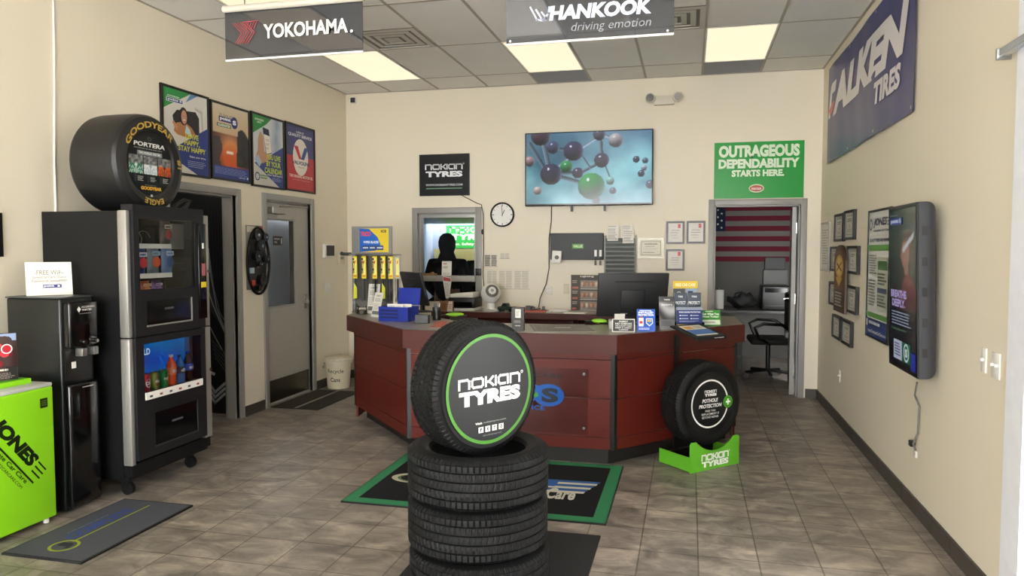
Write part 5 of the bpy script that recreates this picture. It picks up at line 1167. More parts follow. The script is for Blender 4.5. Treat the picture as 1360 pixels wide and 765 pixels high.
def f_yoko(p, w, h):
    for k in range(6):
        x = -.44*w+.020*w*k; p.line([(x, .74*h), (x+.065*w, .53*h), (x+.015*w, .32*h)], .0032, '#c8414f')
        if k > 1: p.line([(x+.035*w, .75*h), (x+.085*w, .75*h), (x+.062*w, .60*h)], .0032, '#c8414f')
    p.text('YOKOHAMA', -.21*w, .375*h, .40*w, .67*h, '#d5d6d8', .035); p.disc(.425*w, .40*h, .010, '#d5d6d8')
hanging('left hanging banner, glossy black with a red chevron mark and white capitals', -2.555, 1.0, 2.895, .325, f_yoko, True)
def f_hank(p, w, h):
    for k in range(3): p.line([(-.35*w+.035*w*k, .62*h-.05*h*k), (-.31*w+.03*w*k, .40*h), (-.27*w+.0*k, .37*h), (-.24*w, .50*h), (-.235*w+.012*w*k, .60*h)], .010, '#b9c2e0')
    p.text('HANKOOK', -.235*w, .36*h, .375*w, .62*h, '#cfd6f0', .05, .15); p.text('driving emotion', -.10*w, .11*h, .37*w, .30*h, '#8d9098', 0, .2)
    p.disc(.465*w, .05*h, .007, '#d0d0d0'); p.disc(-.475*w, .05*h, .007, '#d0d0d0')
hanging('right hanging banner, glossy black with a pale blue italic name and grey slogan', -.605, 1.0, 2.875, .34, f_hank, False)
# ================================================================ rooms beyond
# workshop seen through the teller window
ga = ony(592, 300, 12.35)
t = thing('workshop_banner', 'green banner with white lettering in the workshop, seen through the teller window', 'banner', (ga.x+.5, 12.395, 1.645), 0)
MB().box(-.5, .5, -.006, -.001, 0, .40).build('sheet', green, t); p = Pr(); p.rect(-.5, 0, .5, .4, '#35a84a'); p.nokian(-.44, .27, .34, .37, '#cfe6cc'); p.text('TYRES', -.42, .14, .28, .25, '#cfe6cc', .055); p.text('Tires. Safety Since 1934', -.46, .035, .44, .10, '#d8e8d4', .03); p.build('print', PRINT, t, y=-.0065)
t = MB(); t.box(ga.x-.2, ga.x+1.3, 12.3, 12.36, .0, 1.63); tag(t.build('workshop_panel', mat('pale_yellow', '#d9cf8a', .7)), 'pale yellow panel under the green banner in the workshop', 'crate')  # plain flat panel for the pale yellow strip below the banner
ct_ = thing('parked_car', 'dark car with a sloping windscreen parked in the workshop behind the teller window', 'car', (-2.75, 11.3, 0), 0)
prof = [(-1.2, .35), (-1.25, .8), (-.9, 1.02), (-.55, 1.45), (.35, 1.52), (.9, 1.3), (1.3, 1.0), (1.35, .4)]
MB().prism([(x, z) for x, z in prof], -.55, .55).build('body', mat('dark_car_paint', '#15181c', .25), ct_, smooth=30)
MB().prism([(-.86, 1.05), (-.57, 1.42), (.30, 1.48), (.5, 1.05)], -.556, .556).build('side_window', mat('car_glass', '#2c3238', .08), ct_)
for x in (-.75, .85):
    MB().lathe([(.17, -.08), (.30, -.09), (.31, -.07), (.31, .07), (.30, .09), (.17, .08)], Matrix.Translation((x, -.5, .315)) @ FACE, 28, close=True).build('wheel', rubber, ct_, smooth=40)
# person behind the glass
pt = thing('person', 'person in a dark hooded jacket standing behind the teller window, facing away', 'person', (-3.10, 9.2, 0), math.radians(165))
def skin_body(pts, edges, rad, name, m, parent, root=0, sub=2):
    me = bpy.data.meshes.new(name); me.from_pydata(pts, edges, [])
    o = bpy.data.objects.new(name, me); COL.objects.link(o)
    md = o.modifiers.new('skin', 'SKIN'); md.use_smooth_shade = True
    if not me.skin_vertices: me.skin_vertices.new() if hasattr(me.skin_vertices, 'new') else None
    for i, r in enumerate(rad):
        me.skin_vertices[0].data[i].radius = (r, r) if not isinstance(r, tuple) else r; me.skin_vertices[0].data[i].use_root = i == root
    o.modifiers.new('sub', 'SUBSURF').levels = sub; o.modifiers['sub'].render_levels = sub
    dg = bpy.context.evaluated_depsgraph_get(); m2 = bpy.data.meshes.new_from_object(o.evaluated_get(dg)); m2.name = name
    bpy.data.objects.remove(o); m2.materials.append(m)
    for q in m2.polygons: q.use_smooth = True
    o = bpy.data.objects.new(name, m2); COL.objects.link(o); o.parent = parent
    return o
pts = [(0, 0, .98), (0, .01, 1.15), (0, .0, 1.34), (0, .0, 1.47), (0, -.005, 1.56), (0, -.02, 1.66), (0, -.02, 1.755)]
rad = [.145, .14, .165, .10, .06, .085, .07]
ed = [(0, 1), (1, 2), (2, 3), (3, 4), (4, 5), (5, 6)]
for s_ in (-1, 1):
    b0 = len(pts); pts += [(s_*.12, 0, .93), (s_*.125, -.02, .52), (s_*.13, .02, .10), (s_*.14, -.13, .045)]; rad += [.10, .065, .048, .04]; ed += [(0, b0), (b0, b0+1), (b0+1, b0+2), (b0+2, b0+3)]
    b0 = len(pts); pts += [(s_*.21, 0, 1.43), (s_*.29, .02, 1.16), (s_*.24, -.16, .99), (s_*.20, -.23, .96)]; rad += [.075, .05, .04, .035]; ed += [(2, b0), (b0, b0+1), (b0+1, b0+2), (b0+2, b0+3)]
skin_m = mat('skin', '#8a6248', .5); cloth_m = mat('dark_jacket', '#14161a', .9)
skin_body(pts, ed, rad, 'body', skin_m, pt)
jp = [(0, 0, .90), (0, .01, 1.15), (0, 0, 1.34), (0, .0, 1.50)]; jr = [.165, .165, .19, .105]; je = [(0, 1), (1, 2), (2, 3)]
for s_ in (-1, 1):
    b0 = len(jp); jp += [(s_*.23, 0, 1.42), (s_*.31, .02, 1.16), (s_*.255, -.15, 1.0)]; jr += [.10, .072, .058]; je += [(2, b0), (b0, b0+1), (b0+1, b0+2)]
skin_body(jp, je, jr, 'jacket', cloth_m, pt)
f = MB(); f.lathe([(0, 1.838), (.05, 1.83), (.095, 1.79), (.115, 1.72), (.113, 1.66), (.092, 1.585), (.12, 1.51), (.19, 1.45), (.17, 1.43), (.08, 1.47)], Matrix.Translation((0, .005, 0)), 28)
bm_ = f.bm; bmesh.ops.delete(bm_, geom=[v for v in bm_.verts if v.co.y < -.085 and 1.60 < v.co.z < 1.79], context='VERTS')
f.build('hood', cloth_m, pt, smooth=60)
MB().ball((-.033, -.1, 1.70), .011).build('eye', black, pt); MB().ball((.033, -.1, 1.70), .011).build('eye', black, pt); f = MB(); f.ball((0, -.108, 1.672), .016, sx=.8, sz=1.4); f.build('nose', skin_m, pt); f = MB(); f.ball((0, -.098, 1.635), .022, sy=.4, sz=.3); f.build('mouth', mat('lip', '#6f4038', .5), pt)
lg = [(0, 0, .97)]; lr = [.16]; le = []
for s_ in (-1, 1):
    b0 = len(lg); lg += [(s_*.12, 0, .86), (s_*.125, -.02, .52), (s_*.13, .02, .09)]; lr += [.115, .085, .075]; le += [(0, b0), (b0, b0+1), (b0+1, b0+2)]
skin_body(lg, le, lr, 'trousers', mat('dark_trousers', '#1c1f26', .9), pt)
for s_ in (-1, 1):
    f = MB(); f.box(s_*.135-.048, s_*.135+.048, -.2, .075, 0.0, .09, bev=.03, seg=3); f.build('shoe', black, pt, smooth=60)
    q = [(s_*.20, -.22, .965), (s_*.195, -.30, .95)]
    hd = [(s_*.20, -.23, .96), (s_*.195, -.29, .95)]; hr = [.03, .036]; he = [(0, 1)]
    for k in range(4): x = s_*(.165+.02*k); j = len(hd); hd += [(x, -.335, .945), (x, -.37, .93-.0*k), (x, -.385, .91)]; hr += [.009, .0085, .0075]; he += [(1, j), (j, j+1), (j+1, j+2)]
    j = len(hd); hd += [(s_*.15, -.27, .955), (s_*.135, -.31, .945)]; hr += [.011, .009]; he += [(0, j), (j, j+1)]
    skin_body(hd, he, hr, 'hand', skin_m, pt, sub=1)
# office
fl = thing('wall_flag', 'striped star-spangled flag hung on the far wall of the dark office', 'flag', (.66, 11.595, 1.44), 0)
p = Pr(); W_, H_ = 1.60, .99
for k in range(13): p.rect(-W_/2, H_*k/13, W_/2, H_*(k+1)/13, '#5c1a26' if k % 2 == 0 else '#666460', True)  # stripe colours darkened in the print, room dimness put into the cloth
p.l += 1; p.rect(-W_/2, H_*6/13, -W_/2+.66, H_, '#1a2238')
for r_ in range(9):
    for k in range(6 if r_ % 2 == 0 else 5):
        x = -W_/2 + .66*(k*2+1+(r_ % 2))/12; z = H_*6/13 + H_*7/13*(r_+1)/10; p.poly([(x+(.02 if i % 2 == 0 else .008)*math.sin(i*PI/5), z+(.02 if i % 2 == 0 else .008)*math.cos(i*PI/5)) for i in range(10)], '#d0cdc8', r_+k > 0)
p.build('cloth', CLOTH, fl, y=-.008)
ds = thing('office_desk', 'dark desk along the far wall of the unlit office', 'desk', (.75, 11.1, 0))
MB().box(-1.1, 1.15, -.42, .48, .735, .77, bev=.004).build('desk_top', mat('desk_grey', '#4c4a48', .4), ds); MB().box(-1.08, -1.05, -.4, .47, 0, .735).build('leg_panel', dgrey, ds); MB().box(1.1, 1.13, -.4, .47, 0, .735).build('leg_panel', dgrey, ds); MB().box(-.35, -.33, -.4, .47, 0, .735).build('leg_panel', dgrey, ds); MB().box(-1.05, 1.1, .44, .46, .25, .735).build('back_panel', mat('desk_back', '#6a6865', .5), ds)
f = MB(); a = ony(1025, 400, 10.95); bx = a.x
t = thing('office_printer', 'black boxy printer on the office desk', 'printer', (bx+.04, 11.0, .771)); MB().box(-.19, .19, -.2, .2, 0, .34, bev=.02, seg=3).build('body', black, t, smooth=40); MB().box(-.15, .15, -.235, -.2, .06, .075).build('paper_tray', dgrey, t); MB().box(-.15, .15, -.202, -.199, .25, .31).build('control_panel', gloss_black, t)
t = thing('paper_roll', 'pale upright paper towel roll at the left end of the office desk', 'paper roll', (ony(955, 400, 10.95).x, 10.95, .771)); MB().lathe([(.018, 0), (.065, 0), (.065, .27), (.018, .27)], seg=28, close=True).build('roll', paper, t, smooth=40); MB().cyl((0, 0, 0), (0, 0, .30), .012).build('core_post', alu, t)
t = thing('dark_bag', 'crumpled dark bag lying on the office desk left of the printer', 'bag', (ony(985, 400, 10.95).x, 10.95, .771))
f = MB(); f.ball((0, 0, .09), .2, sy=.6, sz=.45, seg=24)
for v in f.bm.verts: v.co += Vector((0, 0, .05))*noise.noise(v.co*9) + v.co.normalized()*.04*noise.noise(v.co*14+Vector((3, 1, 2)))
zm = min(v.co.z for v in f.bm.verts)
for v in f.bm.verts: v.co.z -= zm
f.build('bag_body', matt, t, smooth=60); f = MB(); f.tube([(-.1, 0, .14), (-.09, -.03, .22), (0, -.04, .25), (.08, -.02, .2), (.1, 0, .14)], .012); f.build('handle', matt, t, smooth=60)
for lb, a, c in (('small dark panel on the office wall above the grey panel', (1016, 342, 1043, 358), '#141a18'), ('grey square panel on the office wall under the small dark panel', (1014, 358.5, 1046, 378), '#5a5c58')):
    q0, q1 = ony(a[0], a[1], 11.55), ony(a[2], a[3], 11.55); w_, h_ = q1.x-q0.x, q0.z-q1.z
    t = thing('wall_panel', lb, 'panel', ((q0.x+q1.x)/2, 11.6, q1.z)); MB().box(-w_/2, w_/2, -.05, -.001, 0, h_, bev=.004).build('case', mat('panel_'+c, c, .5), t); MB().box(-w_/2+.01, w_/2-.01, -.054, -.0495, .01, h_-.01).build('face', mat('panel_'+c, c, .5), t)
ch = thing('office_chair', 'black office chair with padded arms pulled up to the dark desk', 'chair', (.98, 9.75, 0), math.radians(-88))
MB().box(-.25, .25, -.24, .24, .44, .52, bev=.03, seg=3).build('seat', matt, ch, smooth=60)
b = MB(); b.box(-.23, .23, .22, .29, .58, 1.08, bev=.03, seg=3); b.build('backrest', matt, ch, smooth=60)
for s_ in (-1, 1): MB().tube([(s_*.27, .24, .62), (s_*.30, .12, .70), (s_*.30, -.1, .71), (s_*.29, -.2, .66), (s_*.27, -.14, .52), (s_*.22, .0, .45)], .02).build('armrest', gloss_black, ch, smooth=60)
MB().box(-.03, .03, .2, .26, .45, .66).build('back_bracket', black, ch); MB().cyl((0, 0, .09), (0, 0, .44), .028).build('gas_lift', black, ch)
for k in range(5):
    a = 2*PI*k/5; f = MB(); f.tube([(0, 0, .10), (.29*math.cos(a), .29*math.sin(a), .075)], .02); f.build('base_arm', black, ch, smooth=60); f = MB(); f.cyl((.29*math.cos(a)-.012, .29*math.sin(a), .03), (.29*math.cos(a)+.012, .29*math.sin(a), .03), .03); f.build('caster', black, ch)
t = thing('drawer_unit', 'dark drawer unit carrying white papers, under the left end of the office desk', 'drawer unit', (.50, 10.45, 0)); MB().box(-.2, .2, -.2, .2, 0, .56, bev=.01).build('cabinet', dgrey, t)
for k in range(3): MB().box(-.19, .19, -.21, -.2, .02+.18*k, .18+.18*k).build('drawer', black, t)
t = thing('paper_stack', 'white paper stack on the drawer unit in the dark office', 'papers', (.50, 10.45, .561)); MB().box(-.15, .15, -.13, .1, 0, .022).build('sheets', paper, t); MB().box(-.1, .12, -.1, .08, .0221, .03).build('top_sheet', white, t)
# ================================================================ things on the counter
def dep(P): return (Vector(P) - CPOS).dot(fw)
ZB = .9155
def card(name, label, cat, x0, x1, yt, yb, rz, fn, z0=ZT+.0005, tilt=-10, thick=.004, m=white, foot=True, group=None, ink=PRINT):
    P = onz((x0+x1)/2, yb, z0); d = dep(P); w = (x1-x0)*d/FPX; h = (yb-yt)*d/FPX*1.0
    t = thing(name, label, cat, (P.x, P.y, z0), math.radians(rz), group, tilt=math.radians(tilt))
    MB().box(-w/2, w/2, -thick/2, thick/2, 0, h, bev=0).build('panel', m, t)
    if foot:
        a = math.radians(-tilt); MB().box(-w*.3, w*.3, 0, .055, -.0+.055*math.sin(a)*0, .003, rot=Matrix.Rotation(-math.radians(tilt), 3, 'X')).build('foot', m, t)
    p = Pr(); fn(p, w, h); p.build('print', ink, t, y=-thick/2-.0003)
    return t, w, h
def f_checks(p, w, h):
    p.rect(-w/2, 0, w/2, h, '#d9d6cc'); p.rect(-w*.46, h*.06, w*.46, h*.94, '#16161a'); c = '#e8e6de'
    p.text('SORRY', -.2*w, .74*h, .2*w, .86*h, c, .02); p.text('NO CHECKS', -.36*w, .56*h, .36*w, .70*h, c, .02); p.text('WE ACCEPT CASH', -.36*w, .42*h, .36*w, .51*h, c, .01); p.text('DEBIT & CREDIT', -.36*w, .27*h, .36*w, .37*h, c, .01); p.text('CARDS', -.2*w, .13*h, .2*w, .22*h, c, .01)
card('payment_sign', 'small black tabletop sign with a white border about payment, front edge of the counter', 'sign', 813, 843, 423.5, 441, 6, f_checks, m=black)
def f_blue(p, w, h):
    p.rect(-w/2, 0, w/2, h, '#1b53b8'); p.fine(-.35*w, .9*h, .35*w, .96*h, 1, '#dfe8f8', .8); p.text('INSTALLED', -.42*w, .80*h, .40*w, .89*h, '#eef2fb', .04); p.text('PROTECTION', -.42*w, .69*h, .42*w, .78*h, '#eef2fb', .04); p.rect(-.4*w, .22*h, -.14*w, .60*h, '#e8ecf4'); p.rect(-.36*w, .34*h, -.18*w, .46*h, '#c0353c'); p.rect(-.33*w, .60*h, -.21*w, .66*h, '#c0353c')
    p.poly([(.0, .58*h), (.36*w, .58*h), (.38*w, .36*h), (.19*w, .22*h), (-.0, .36*h)], '#dfe6f2'); p.poly([(.04*w, .54*h), (.33*w, .54*h), (.34*w, .38*h), (.19*w, .27*h), (.04*w, .38*h)], '#2f6fd0'); p.rect(.08*w, .43*h, .30*w, .5*h, '#d8b23c'); p.fine(-.4*w, .06*h, .42*w, .16*h, 2, '#c9d6f2', .6)
card('blue_display_card', 'bright blue upright card with a white bottle and shield, left of the grey brochure', 'display card', 846, 870, 410.5, 440, 8, f_blue, m=white)
def f_grey(p, w, h):
    p.img(-w/2, 0, w/2, h, 14, 28, lambda u, v: (lambda q: (q, q, q*1.02))(.42 + .25*math.sin((v*9 + u*2.5 + 1.2*math.sin(u*3)))*(1 if .3 < v < .8 else .2) - .12*(v > .85)))
    p.text('TIRES', -.2*w, .88*h, .2*w, .92*h, '#e8e8e8', .02); p.text('SAFETY', -.36*w, .72*h, .36*w, .77*h, '#f0f0f0', .02); p.fine(-.4*w, .1*h, .4*w, .25*h, 4, '#4a4a4c', .5)
card('grey_brochure', 'tall grey brochure with a wavy road picture standing on the counter', 'brochure', 876, 896.5, 393.5, 437.5, 12, f_grey, m=paper)
def f_navy(p, w, h):
    p.rect(-w/2, 0, w/2, h, '#27366e'); p.rect(-w/2, 0, w/2, h*.17, '#d8b440'); p.rect(-w/2, h*.86, w/2, h, '#8a93a4'); p.text('ROAD HAZARD PROTECTION', -.40*w, .72*h, .42*w, .80*h, '#dfe4f2', .02)
    for k in range(2):
        for j in range(2): p.disc(-.36*w+.42*w*j, .60*h-.15*h*k, .025*w, '#dfe4f2', n=10); p.fine(-.32*w+.42*w*j, .57*h-.15*h*k, -.02*w+.42*w*j, .63*h-.15*h*k, 1, '#aab4d6', .7)
    p.fine(-.4*w, .27*h, .4*w, .36*h, 2, '#8a96c4'); p.text('enroll today', -.2*w, .06*h, .2*w, .11*h, '#4a3a10', .02)
P = onz(916, 436.5, ZT); bs_ = thing('brochure_holder', 'clear stepped brochure holder on the right end of the counter', 'holder', (P.x, P.y, ZT+.0005), math.radians(14))
f = MB(); f.box(-.11, .11, -.008, .17, 0, .003); f.box(-.11, .11, -.012, -.009, 0, .05); f.box(-.11, .11, .062, .065, 0, .20); f.box(-.11, .11, .135, .138, 0, .27); f.box(-.113, -.11, -.012, .18, 0, .05); f.box(.11, .113, -.012, .18, 0, .05); f.build('tray', clear, bs_); MB().box(-.10, .10, .176, .179, 0, .28).build('back_panel', clear, bs_)
def inholder(name, label, x, y, z, w, h, fn, tilt=-4):
    ca, sa = math.cos(math.radians(14)), math.sin(math.radians(14))
    t = thing(name, label, 'brochure', (P.x + x*ca - y*sa, P.y + x*sa + y*ca, ZT+z), math.radians(14), 'brochures in the clear holder', tilt=math.radians(tilt))
    MB().box(-w/2, w/2, -.003, .003, 0, h).build('pages', paper, t); p = Pr(); fn(p, w, h); p.build('cover_print', PRINT, t, y=-.0033)
inholder('brochure', 'navy and yellow brochure in the front slot of the clear holder', .0, .01, .004, .205, .165, f_navy)
def f_g2(p, w, h):
    p.img(-w/2, 0, w/2, h, 8, 12, lambda u, v: (.40-.12*v, .43-.12*v, .48-.12*v)); p.text('TIRE', -.2*w, .86*h, .2*w, .91*h, '#eef0f2', .02); p.text('PROTECT', -.42*w, .66*h, .42*w, .75*h, '#eef0f2', .02); p.fine(-.4*w, .45*h, .4*w, .55*h, 2, '#c9ced6')
inholder('brochure', 'grey brochure in the middle slot of the clear holder, left one of two', -.055, .078, .004, .098, .275, f_g2); inholder('brochure', 'grey brochure in the middle slot of the clear holder, right one of two', .055, .078, .004, .108, .275, f_g2)
def f_yel(p, w, h):
    p.rect(-w/2, 0, w/2, h, '#8f8a80'); p.rect(-w/2, h*.84, w/2, h, '#d8b83a'); p.text('FREE CAR CARE', -.4*w, .88*h, .4*w, .95*h, '#f3ecd0', .02); p.rect(-w*.48, h*.6, -.02*w, h*.83, '#4a4a4e'); p.ring(-.26*w, h*.72, .012, .018, '#c9c9c6', n=14); p.rect(.02*w, h*.6, w*.48, h*.83, '#8aa0b8'); p.rect(.1*w, h*.6, w*.3, h*.78, '#2a3550'); p.disc(.40*w, h*.72, .014, '#c98a5c', n=12)
inholder('brochure', 'yellow-topped brochure with photos, tallest at the back of the clear holder', -.0, .155, .004, .20, .365, f_yel, -1)
def f_grn(p, w, h):
    p.rect(-w/2, 0, w/2, h, '#3f8c3a'); p.fine(-.25*w, .88*h, .25*w, .95*h, 1, '#d8e8cc', .8); p.text('Get What You', -.42*w, .68*h, .42*w, .82*h, '#e8f2de', .04); p.text('Need Today!', -.40*w, .50*h, .40*w, .64*h, '#e8f2de', .04); p.rect(-.46*w, .08*h, .46*w, .38*h, '#d3dcc4'); p.fine(-.36*w, .16*h, .36*w, .30*h, 2, '#5a6a50', .5)
card('green_card', 'green tent card with white lettering at the right end of the counter', 'display card', 931, 957.5, 411.5, 433, 14, f_grn, m=green, tilt=-14)
def f_dark(p, w, h):
    p.rect(-w/2, 0, w/2, h, '#33312e'); p.rect(-.2*w, .56*h, .25*w, .93*h, '#d9d8d2'); p.fine(-.15*w, .62*h, .2*w, .88*h, 4, '#8a8880', .5); p.fine(-.3*w, .34*h, .3*w, .46*h, 2, '#8f8b84', .5); p.fine(-.2*w, .2*h, .25*w, .25*h, 1, '#c9c6be', .7)
card('dark_display_box', 'dark grey upright box with a white panel just right of the upright tyre', 'display box', 680, 696.5, 408, 439, 4, f_dark, m=mat('box_charcoal', '#33312e', .5), tilt=0, thick=.05, foot=False)
# flat papers
def sheet(name, label, pts, fn, z0=ZT+.0005, m=paper):
    Q = [onz(x, y, z0) for x, y in pts]; c = sum(Q, Vector())/4; rz = math.atan2(Q[1].y-Q[0].y, Q[1].x-Q[0].x)
    w = ((Q[1]-Q[0]).length+(Q[2]-Q[3]).length)/2; h = ((Q[3]-Q[0]).length+(Q[2]-Q[1]).length)/2
    t = thing(name, label, 'paper', (c.x, c.y, z0), rz, tilt=-PI/2); MB().box(-w/2, w/2, -.0015, 0, -h/2, h/2).build('page', m, t)
    p = Pr(); fn(p, w, h); p.build('print', PRINT, t, y=-.0017)
def f_mat(p, w, h): p.rect(-w/2, -h/2, w/2, h/2, '#6f6962'); p.rect(-w*.47, -h*.45, w*.47, h*.45, '#857d74'); p.fine(-w*.42, -h*.4, w*.42, h*.4, 7, '#5a544e', .5); p.fine(-.1*w, -.1*h, .2*w, .1*h, 1, '#c9c2b6', .6)
sheet('counter_flyer', 'wide grey printed sheet lying flat at the front of the counter', [(699, 441), (780, 440.5), (787, 431), (712, 431)], f_mat)
sheet('orange_flyer', 'orange-red sheet lying on the counter behind the tyre', [(566, 435.5), (582, 435.5), (600, 427), (585, 427)], lambda p, w, h: (p.rect(-w/2, -h/2, w/2, h/2, '#c4543c'), p.fine(-w*.4, -h*.4, w*.4, h*.4, 4, '#d88a72', .4)))
# monitors seen from behind
def monitor(label, loc, rz, w, h, tilt, z1, dark=black):
    t = thing('computer_monitor', label, 'monitor', loc, math.radians(rz))
    MB().box(-.11, .11, -.05, .10, 0, .012, bev=.004).build('stand_base', dgrey, t, smooth=40); MB().box(-.03, .03, .02, .05, .012, z1+h*.5, bev=.005).build('stand_neck', dark, t)
    R_ = Matrix.Rotation(math.radians(tilt), 3, 'X')
    s = thing('x', '', '') if False else None
    b = MB(); b.box(-w/2, w/2, -.014, .014, 0, h, bev=.006); b = b.build('panel_back', mat('monitor_back', '#1a1b1e', .5), t, smooth=40); b.location = (0, -.01, z1); b.rotation_euler = (math.radians(tilt), 0, 0)
    q = MB().box(-w*.26, w*.26, -.017, -.0138, h*.8, h*.82).build('vent_slot', black, b); q = MB().box(-w*.17, w*.17, -.024, -.0138, h*.12, h*.62, bev=.008).build('rear_cover', mat('monitor_back', '#1a1b1e', .5), b, smooth=40)
    q = MB().box(-w*.48, w*.48, .0141, .0155, .018, h-.018).build('screen', gloss_black, b); p = Pr(); p.fine(-w*.16, h*.05, -w*.05, h*.085, 1, '#8a8a8a', .7); p.build('sticker', PRINT, b, y=-.0145)
    return t
L_ = onz(557, 415, ZT)
monitor('black monitor seen from behind at the left end of the counter, turned sharply away', (L_.x-.03, L_.y+.08, ZT+.0005), -45, .50, .335, 15, .075)
monitor('large black monitor seen from behind on the right half of the counter', (-.47, 6.16, ZT+.0005), 17, .585, .37, 14, .07)
# blue parts box with its lid up
P = onz(524, 427, ZT); t = thing('blue_parts_box', 'blue metal box with its lid open and white slips inside, on the left counter', 'box', (P.x, P.y+.10, ZT+.0005), math.radians(-8))
bl = mat('blue_metal', '#1c2f8f', .35); w = .29
b = MB(); b.box(-w/2, w/2, -.10, -.095, 0, .125); b.box(-w/2, w/2, .095, .10, 0, .125); b.box(-w/2, -w/2+.005, -.095, .095, 0, .125); b.box(w/2-.005, w/2, -.095, .095, 0, .125); b.box(-w/2, w/2, -.095, .095, 0, .005); b.build('box_body', bl, t)
MB().box(-w*.26, w/2, -.006, .006, 0, .15, rot=Matrix.Rotation(-.2, 3, 'X')).build('lid', bl, t, loc=(0, .125, .13))
for k in range(3): MB().box(-w/2+.02, w*.18, -.104, -.1, .025+.03*k, .043+.03*k).build('front_slot', mat('dark_blue', '#101b56', .4), t)
for k, (x, a) in enumerate(((-.06, .1), (.0, -.06), (.07, .05))):
    q = thing('white_slip', 'white paper slip sticking out of the blue box, ' + ['left', 'middle', 'right'][k], 'paper', (P.x+x, P.y+.09+.012*k, ZT+.03), math.radians(-8)+a, 'slips in the blue box'); MB().box(-.045, .045, -.001, .001, 0, .115).build('slip', paper, q); pp = Pr(); pp.fine(-.035, .07, .035, .10, 3, '#a8a49a'); pp.build('print', PRINT, q, y=-.0013)
# pen cup, bin, tools
P = onz(578.5, 425.5, ZT); t = thing('pen_cup', 'black cylindrical pen cup on the left counter next to the monitor', 'cup', (P.x, P.y+.03, ZT+.0005)); MB().lathe([(0, 0), (.036, 0), (.038, .115), (.034, .115), (.032, .006), (0, .006)], seg=24).build('cup_body', black, t, smooth=50); MB().lathe([(.0385, .09), (.0385, .105)], seg=24).build('band', dgrey, t)
for k in range(3):
    q = MB(); a = k*2.1; q.cyl((.012*math.cos(a), .012*math.sin(a), .008), (.028*math.cos(a), .028*math.sin(a), .15), .004, seg=8); q = q.build('pen', [white, mat('pen_blue', '#2a3f8f', .4), dgrey][k], smooth=40); q.location = (P.x, P.y+.03, ZT+.0005); tag(q, ['white pen', 'blue pen', 'dark grey pen'][k] + ' standing in the black pen cup', 'pen')
P = onz(559, 430, ZT); t = thing('card_box', 'small open black card box in front of the pen cup', 'box', (P.x, P.y+.04, ZT+.0005), .1)
b = MB()
for a in ((-.055, .055, -.035, -.032), (-.055, .055, .032, .035), (-.055, -.052, -.032, .032), (.052, .055, -.032, .032)): b.box(*a, 0, .072)
b.box(-.055, .055, -.035, .035, 0, .004); b.build('box_body', black, t); MB().box(-.046, .046, -.02, .02, .005, .06).build('cards', dgrey, t)
def scraper(label, P, rz, s=1.0):
    t = thing('hand_brush', label, 'hand tool', P, rz)
    b = MB(); b.ball((0, 0, .022), .06, sx=1.3*s, sy=.6*s, sz=.33, seg=20); b.build('green_grip', mat('bright_lime', '#8fcf2a', .35), t, smooth=60); b = MB(); b.box(-.14*s, -.02, -.022, .022, .006, .022, bev=.006); b.build('handle', black, t, smooth=40); b = MB(); b.box(.02, .10*s, -.03, .03, .0, .014, bev=.003, rot=None); b.build('brush_head', black, t)
P = onz(604, 421, ZT); scraper('lime green and black hand tool behind the upright tyre, beside the pen cup', (P.x, P.y, ZT+.001), .4, 1.1); P = onz(796, 430, ZT); scraper('lime green and black hand tool left of the payment sign', (P.x, P.y, ZT+.001), -.35, .95)
# white leaflets and jars by the wiper rack
def f_wl(p, w, h): p.rect(-w/2, 0, w/2, h, '#dcd8cb'); p.text('CREDIT', -.3*w, .84*h, .3*w, .9*h, '#55504a', .02); p.fine(-.36*w, .62*h, .36*w, .78*h, 3, '#8f897e', .45); p.fine(-.4*w, .28*h, .4*w, .55*h, 5, '#a8a296', .4); p.rect(-.42*w, .1*h, .42*w, .24*h, '#6a6864')
card('white_leaflet', 'white leaflet in a stand leaning on the wiper rack, the farther of two', 'leaflet', 486, 504, 377, 416.5, -10, f_wl, m=clear, tilt=-8); card('white_leaflet', 'white leaflet in a clear stand beside the blue box, the nearer of two', 'leaflet', 489.5, 507, 388, 421, -28, f_wl, m=clear, tilt=-14)
for k, (px, py, r) in enumerate(((472, 416.5, .025), (481.5, 417, .045))):
    P = onz(px, py, ZT); t = thing('small_jar', ['small clear jar at the far left end of the counter', 'squat clear jar of oddments beside the wiper rack'][k], 'jar', (P.x, P.y, ZT+.0005)); MB().lathe([(0, 0), (r, 0), (r, .055+.02*(k == 0)), (r*.85, .065+.02*(k == 0)), (r*.85, .075+.02*(k == 0))], seg=20).build('glass_body', clear, t, smooth=50); MB().lathe([(0, .002), (r*.9, .002), (r*.85, .04), (0, .045)], seg=20).build('contents', mat('oddments', '#5a5444', .7, noise_amt=.5, scale=60), t)
# wiper rack
RY = 6.66; a0, a1 = ony(467, 301, RY), ony(520.5, 337, RY); rc = (a0.x+a1.x)/2; w = a1.x-a0.x; hz = a1.z
t = thing('wiper_rack', 'grey wiper blade rack with a blue and yellow header on the left counter end', 'rack', (rc, RY, ZT+.0005), 0); zt, zb = a0.z-ZT, hz-ZT
pg = mat('pegboard_grey', '#7d7d7b', .5, .2); MB().box(-w/2, w/2, .0, .012, zb, zt).build('header_board', pg, t)
MB().box(-w/2, -w/2+.03, .0, .03, 0, zb).build('upright', pg, t); MB().box(w/2-.06, w/2-.03, .02, .04, 0, zb).build('upright', pg, t); MB().box(-w/2, w/2, -.02, .12, 0, .012).build('base_plate', pg, t); MB().box(-w/2+.03, w/2, .015, .02, .05, zb).build('back_sheet', mat('rack_dark', '#57534d', .6), t)
p = Pr(); X0, X1 = -w*.30, w*.42; p.rect(X0, zb+.015, X1, zt-.02, '#d8bf2f')
